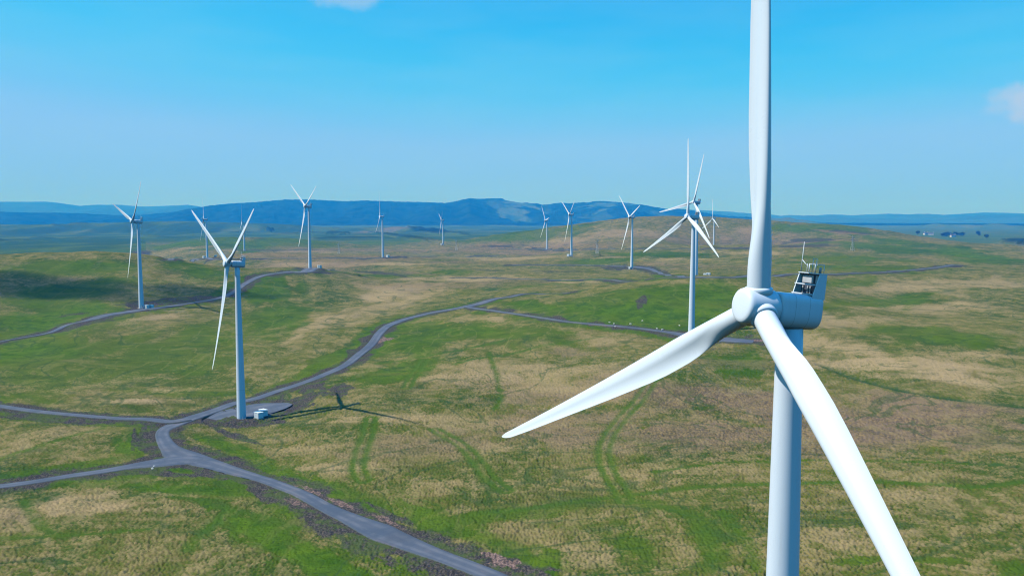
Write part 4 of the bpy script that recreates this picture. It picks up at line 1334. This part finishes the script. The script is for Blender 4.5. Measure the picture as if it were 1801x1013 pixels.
def make_pylon():
    k = empty('power_pylon', (0, 0, 0))
    bm = bmesh.new()
    Hh = 24.0
    def corner(z, sx, sy):
        w = np.interp(z, [0, 14, Hh], [2.3, 0.8, 0.25])
        return Vector((sx * w, sy * w, z))
    lv = [-0.5, 4, 8, 11.5, 14, 17, 20, Hh]
    for sx in (-1, 1):
        for sy in (-1, 1):
            for a, b in zip(lv, lv[1:]):
                bm_rod(bm, corner(a, sx, sy), corner(b, sx, sy), 0.14, n=4)
    for a, b in zip(lv, lv[1:]):
        for s in (-1, 1):
            bm_rod(bm, corner(a, -1, s), corner(b, 1, s), 0.07, n=4)
            bm_rod(bm, corner(a, 1, s), corner(b, -1, s), 0.07, n=4)
            bm_rod(bm, corner(a, s, -1), corner(b, s, 1), 0.07, n=4)
            bm_rod(bm, corner(a, s, 1), corner(b, s, -1), 0.07, n=4)
    link('lattice', bm_mesh(bm, 'lattice'), M_STEEL, k, smooth=False)
    for z, w in ((16, 3.6), (19, 4.2), (22, 3.2)):
        bm = bmesh.new()
        for sy in (-0.3, 0.3):
            bm_rod(bm, (-w, 0, z), (0, sy, z + 0.9), 0.09, n=4)
            bm_rod(bm, (w, 0, z), (0, sy, z + 0.9), 0.09, n=4)
            bm_rod(bm, (-w, 0, z), (w, 0, z), 0.09, n=4)
        link('crossarm', bm_mesh(bm, 'crossarm'), M_STEEL, k, smooth=False)
        for s in (-1, 1):
            bm = bmesh.new()
            bm_lathe(bm, [(0.05, z), (0.14, z - 0.3), (0.14, z - 1.2), (0.05, z - 1.5)], 8)
            for v in bm.verts:
                v.co.x += s * (w - 0.1)
            link('insulator', bm_mesh(bm, 'insulator'), M_DARK, k)
    return k
pp = make_pylon()
for i, (px, py, lab) in enumerate([(596, 446, 'faint lattice pylon on the plain right of the turbine on the peat pad'),
                                   (803, 440, 'faint lattice pylon just right of the far turbine below the peaked summit'),
                                   (1050, 446, 'faint lattice pylon between the close pair and the turbine with a hanging blade'),
                                   (1499, 441, 'faint lattice pylon on the green slope right of the foreground nacelle mast')]):
    p = hit(px, py)
    o = pp if i == 0 else copy_tree(pp)
    o.location = (p[0], p[1], ground_z(p[0], p[1]))
    o.rotation_euler = (0, 0, R(20))
    tag(o, lab, 'pylon', 'lattice pylons on the plain')

# ------------------------------------------------------------------ clouds
def make_cloud(name, centre, size, density, seed, label, n=16, noisy=True):
    rnd = random.Random(seed)
    bm = bmesh.new()
    for k in range(n):
        c = Vector((rnd.uniform(-.75, .75), rnd.uniform(-.6, .6), rnd.uniform(-.35, .35)))
        c *= 1.0
        rr_ = rnd.uniform(.28, .5) * (1.1 - 0.5 * abs(c.x))
        g = bmesh.ops.create_icosphere(bm, subdivisions=3, radius=1.0)
        for v in g['verts']:
            q = v.co * rr_ + c
            q += v.co * 0.06 * math.sin(q.x * 17 + k) * math.cos(q.y * 13 - k)
            v.co = Vector((q.x * size[0], q.y * size[1], max(q.z, -.42) * size[2]))
    me = bm_mesh(bm, name)
    o = link(name, me, None)
    rm = o.modifiers.new('merge', 'REMESH')
    rm.mode = 'VOXEL'
    rm.voxel_size = min(size) / 9.0
    N = Nodes(name + '_vapour')
    N.t.nodes.remove(N.b)
    v = N.new('ShaderNodeVolumePrincipled')
    v.inputs['Color'].default_value = (0.97, 0.95, 0.97, 1)
    v.inputs['Anisotropy'].default_value = 0.2
    if noisy:
        nz = N.noise(N.coord(), 5.5 / max(size), 4, 0.6)
        N.put(v.inputs['Density'], N.math('MULTIPLY', N.ramp(nz, 0.42, 0.7), density))
    else:
        v.inputs['Density'].default_value = density
    N.t.links.new(v.outputs[0], N.out.inputs['Volume'])
    me.materials.append(N.m)
    o.location = centre
    return tag(o, label, 'cloud')
# the cloud up-sun, outside the view, that shades the left hillside
def shade_cloud(px, py, height, size, density, seed, label):
    p = hit(px, py)
    z0 = float(height0(np.array([p[0]]), np.array([p[1]]))[0])
    t = height / sun_dir.z
    c = Vector((p[0], p[1], z0)) + sun_dir * t
    return make_cloud('cloud', c, size, density, seed, label, 14, noisy=False)
shade_cloud(70, 513, 1200, (165, 62, 45), 0.03, 11, 'small white cloud above the left hill, shading the slope behind the hillside turbine')
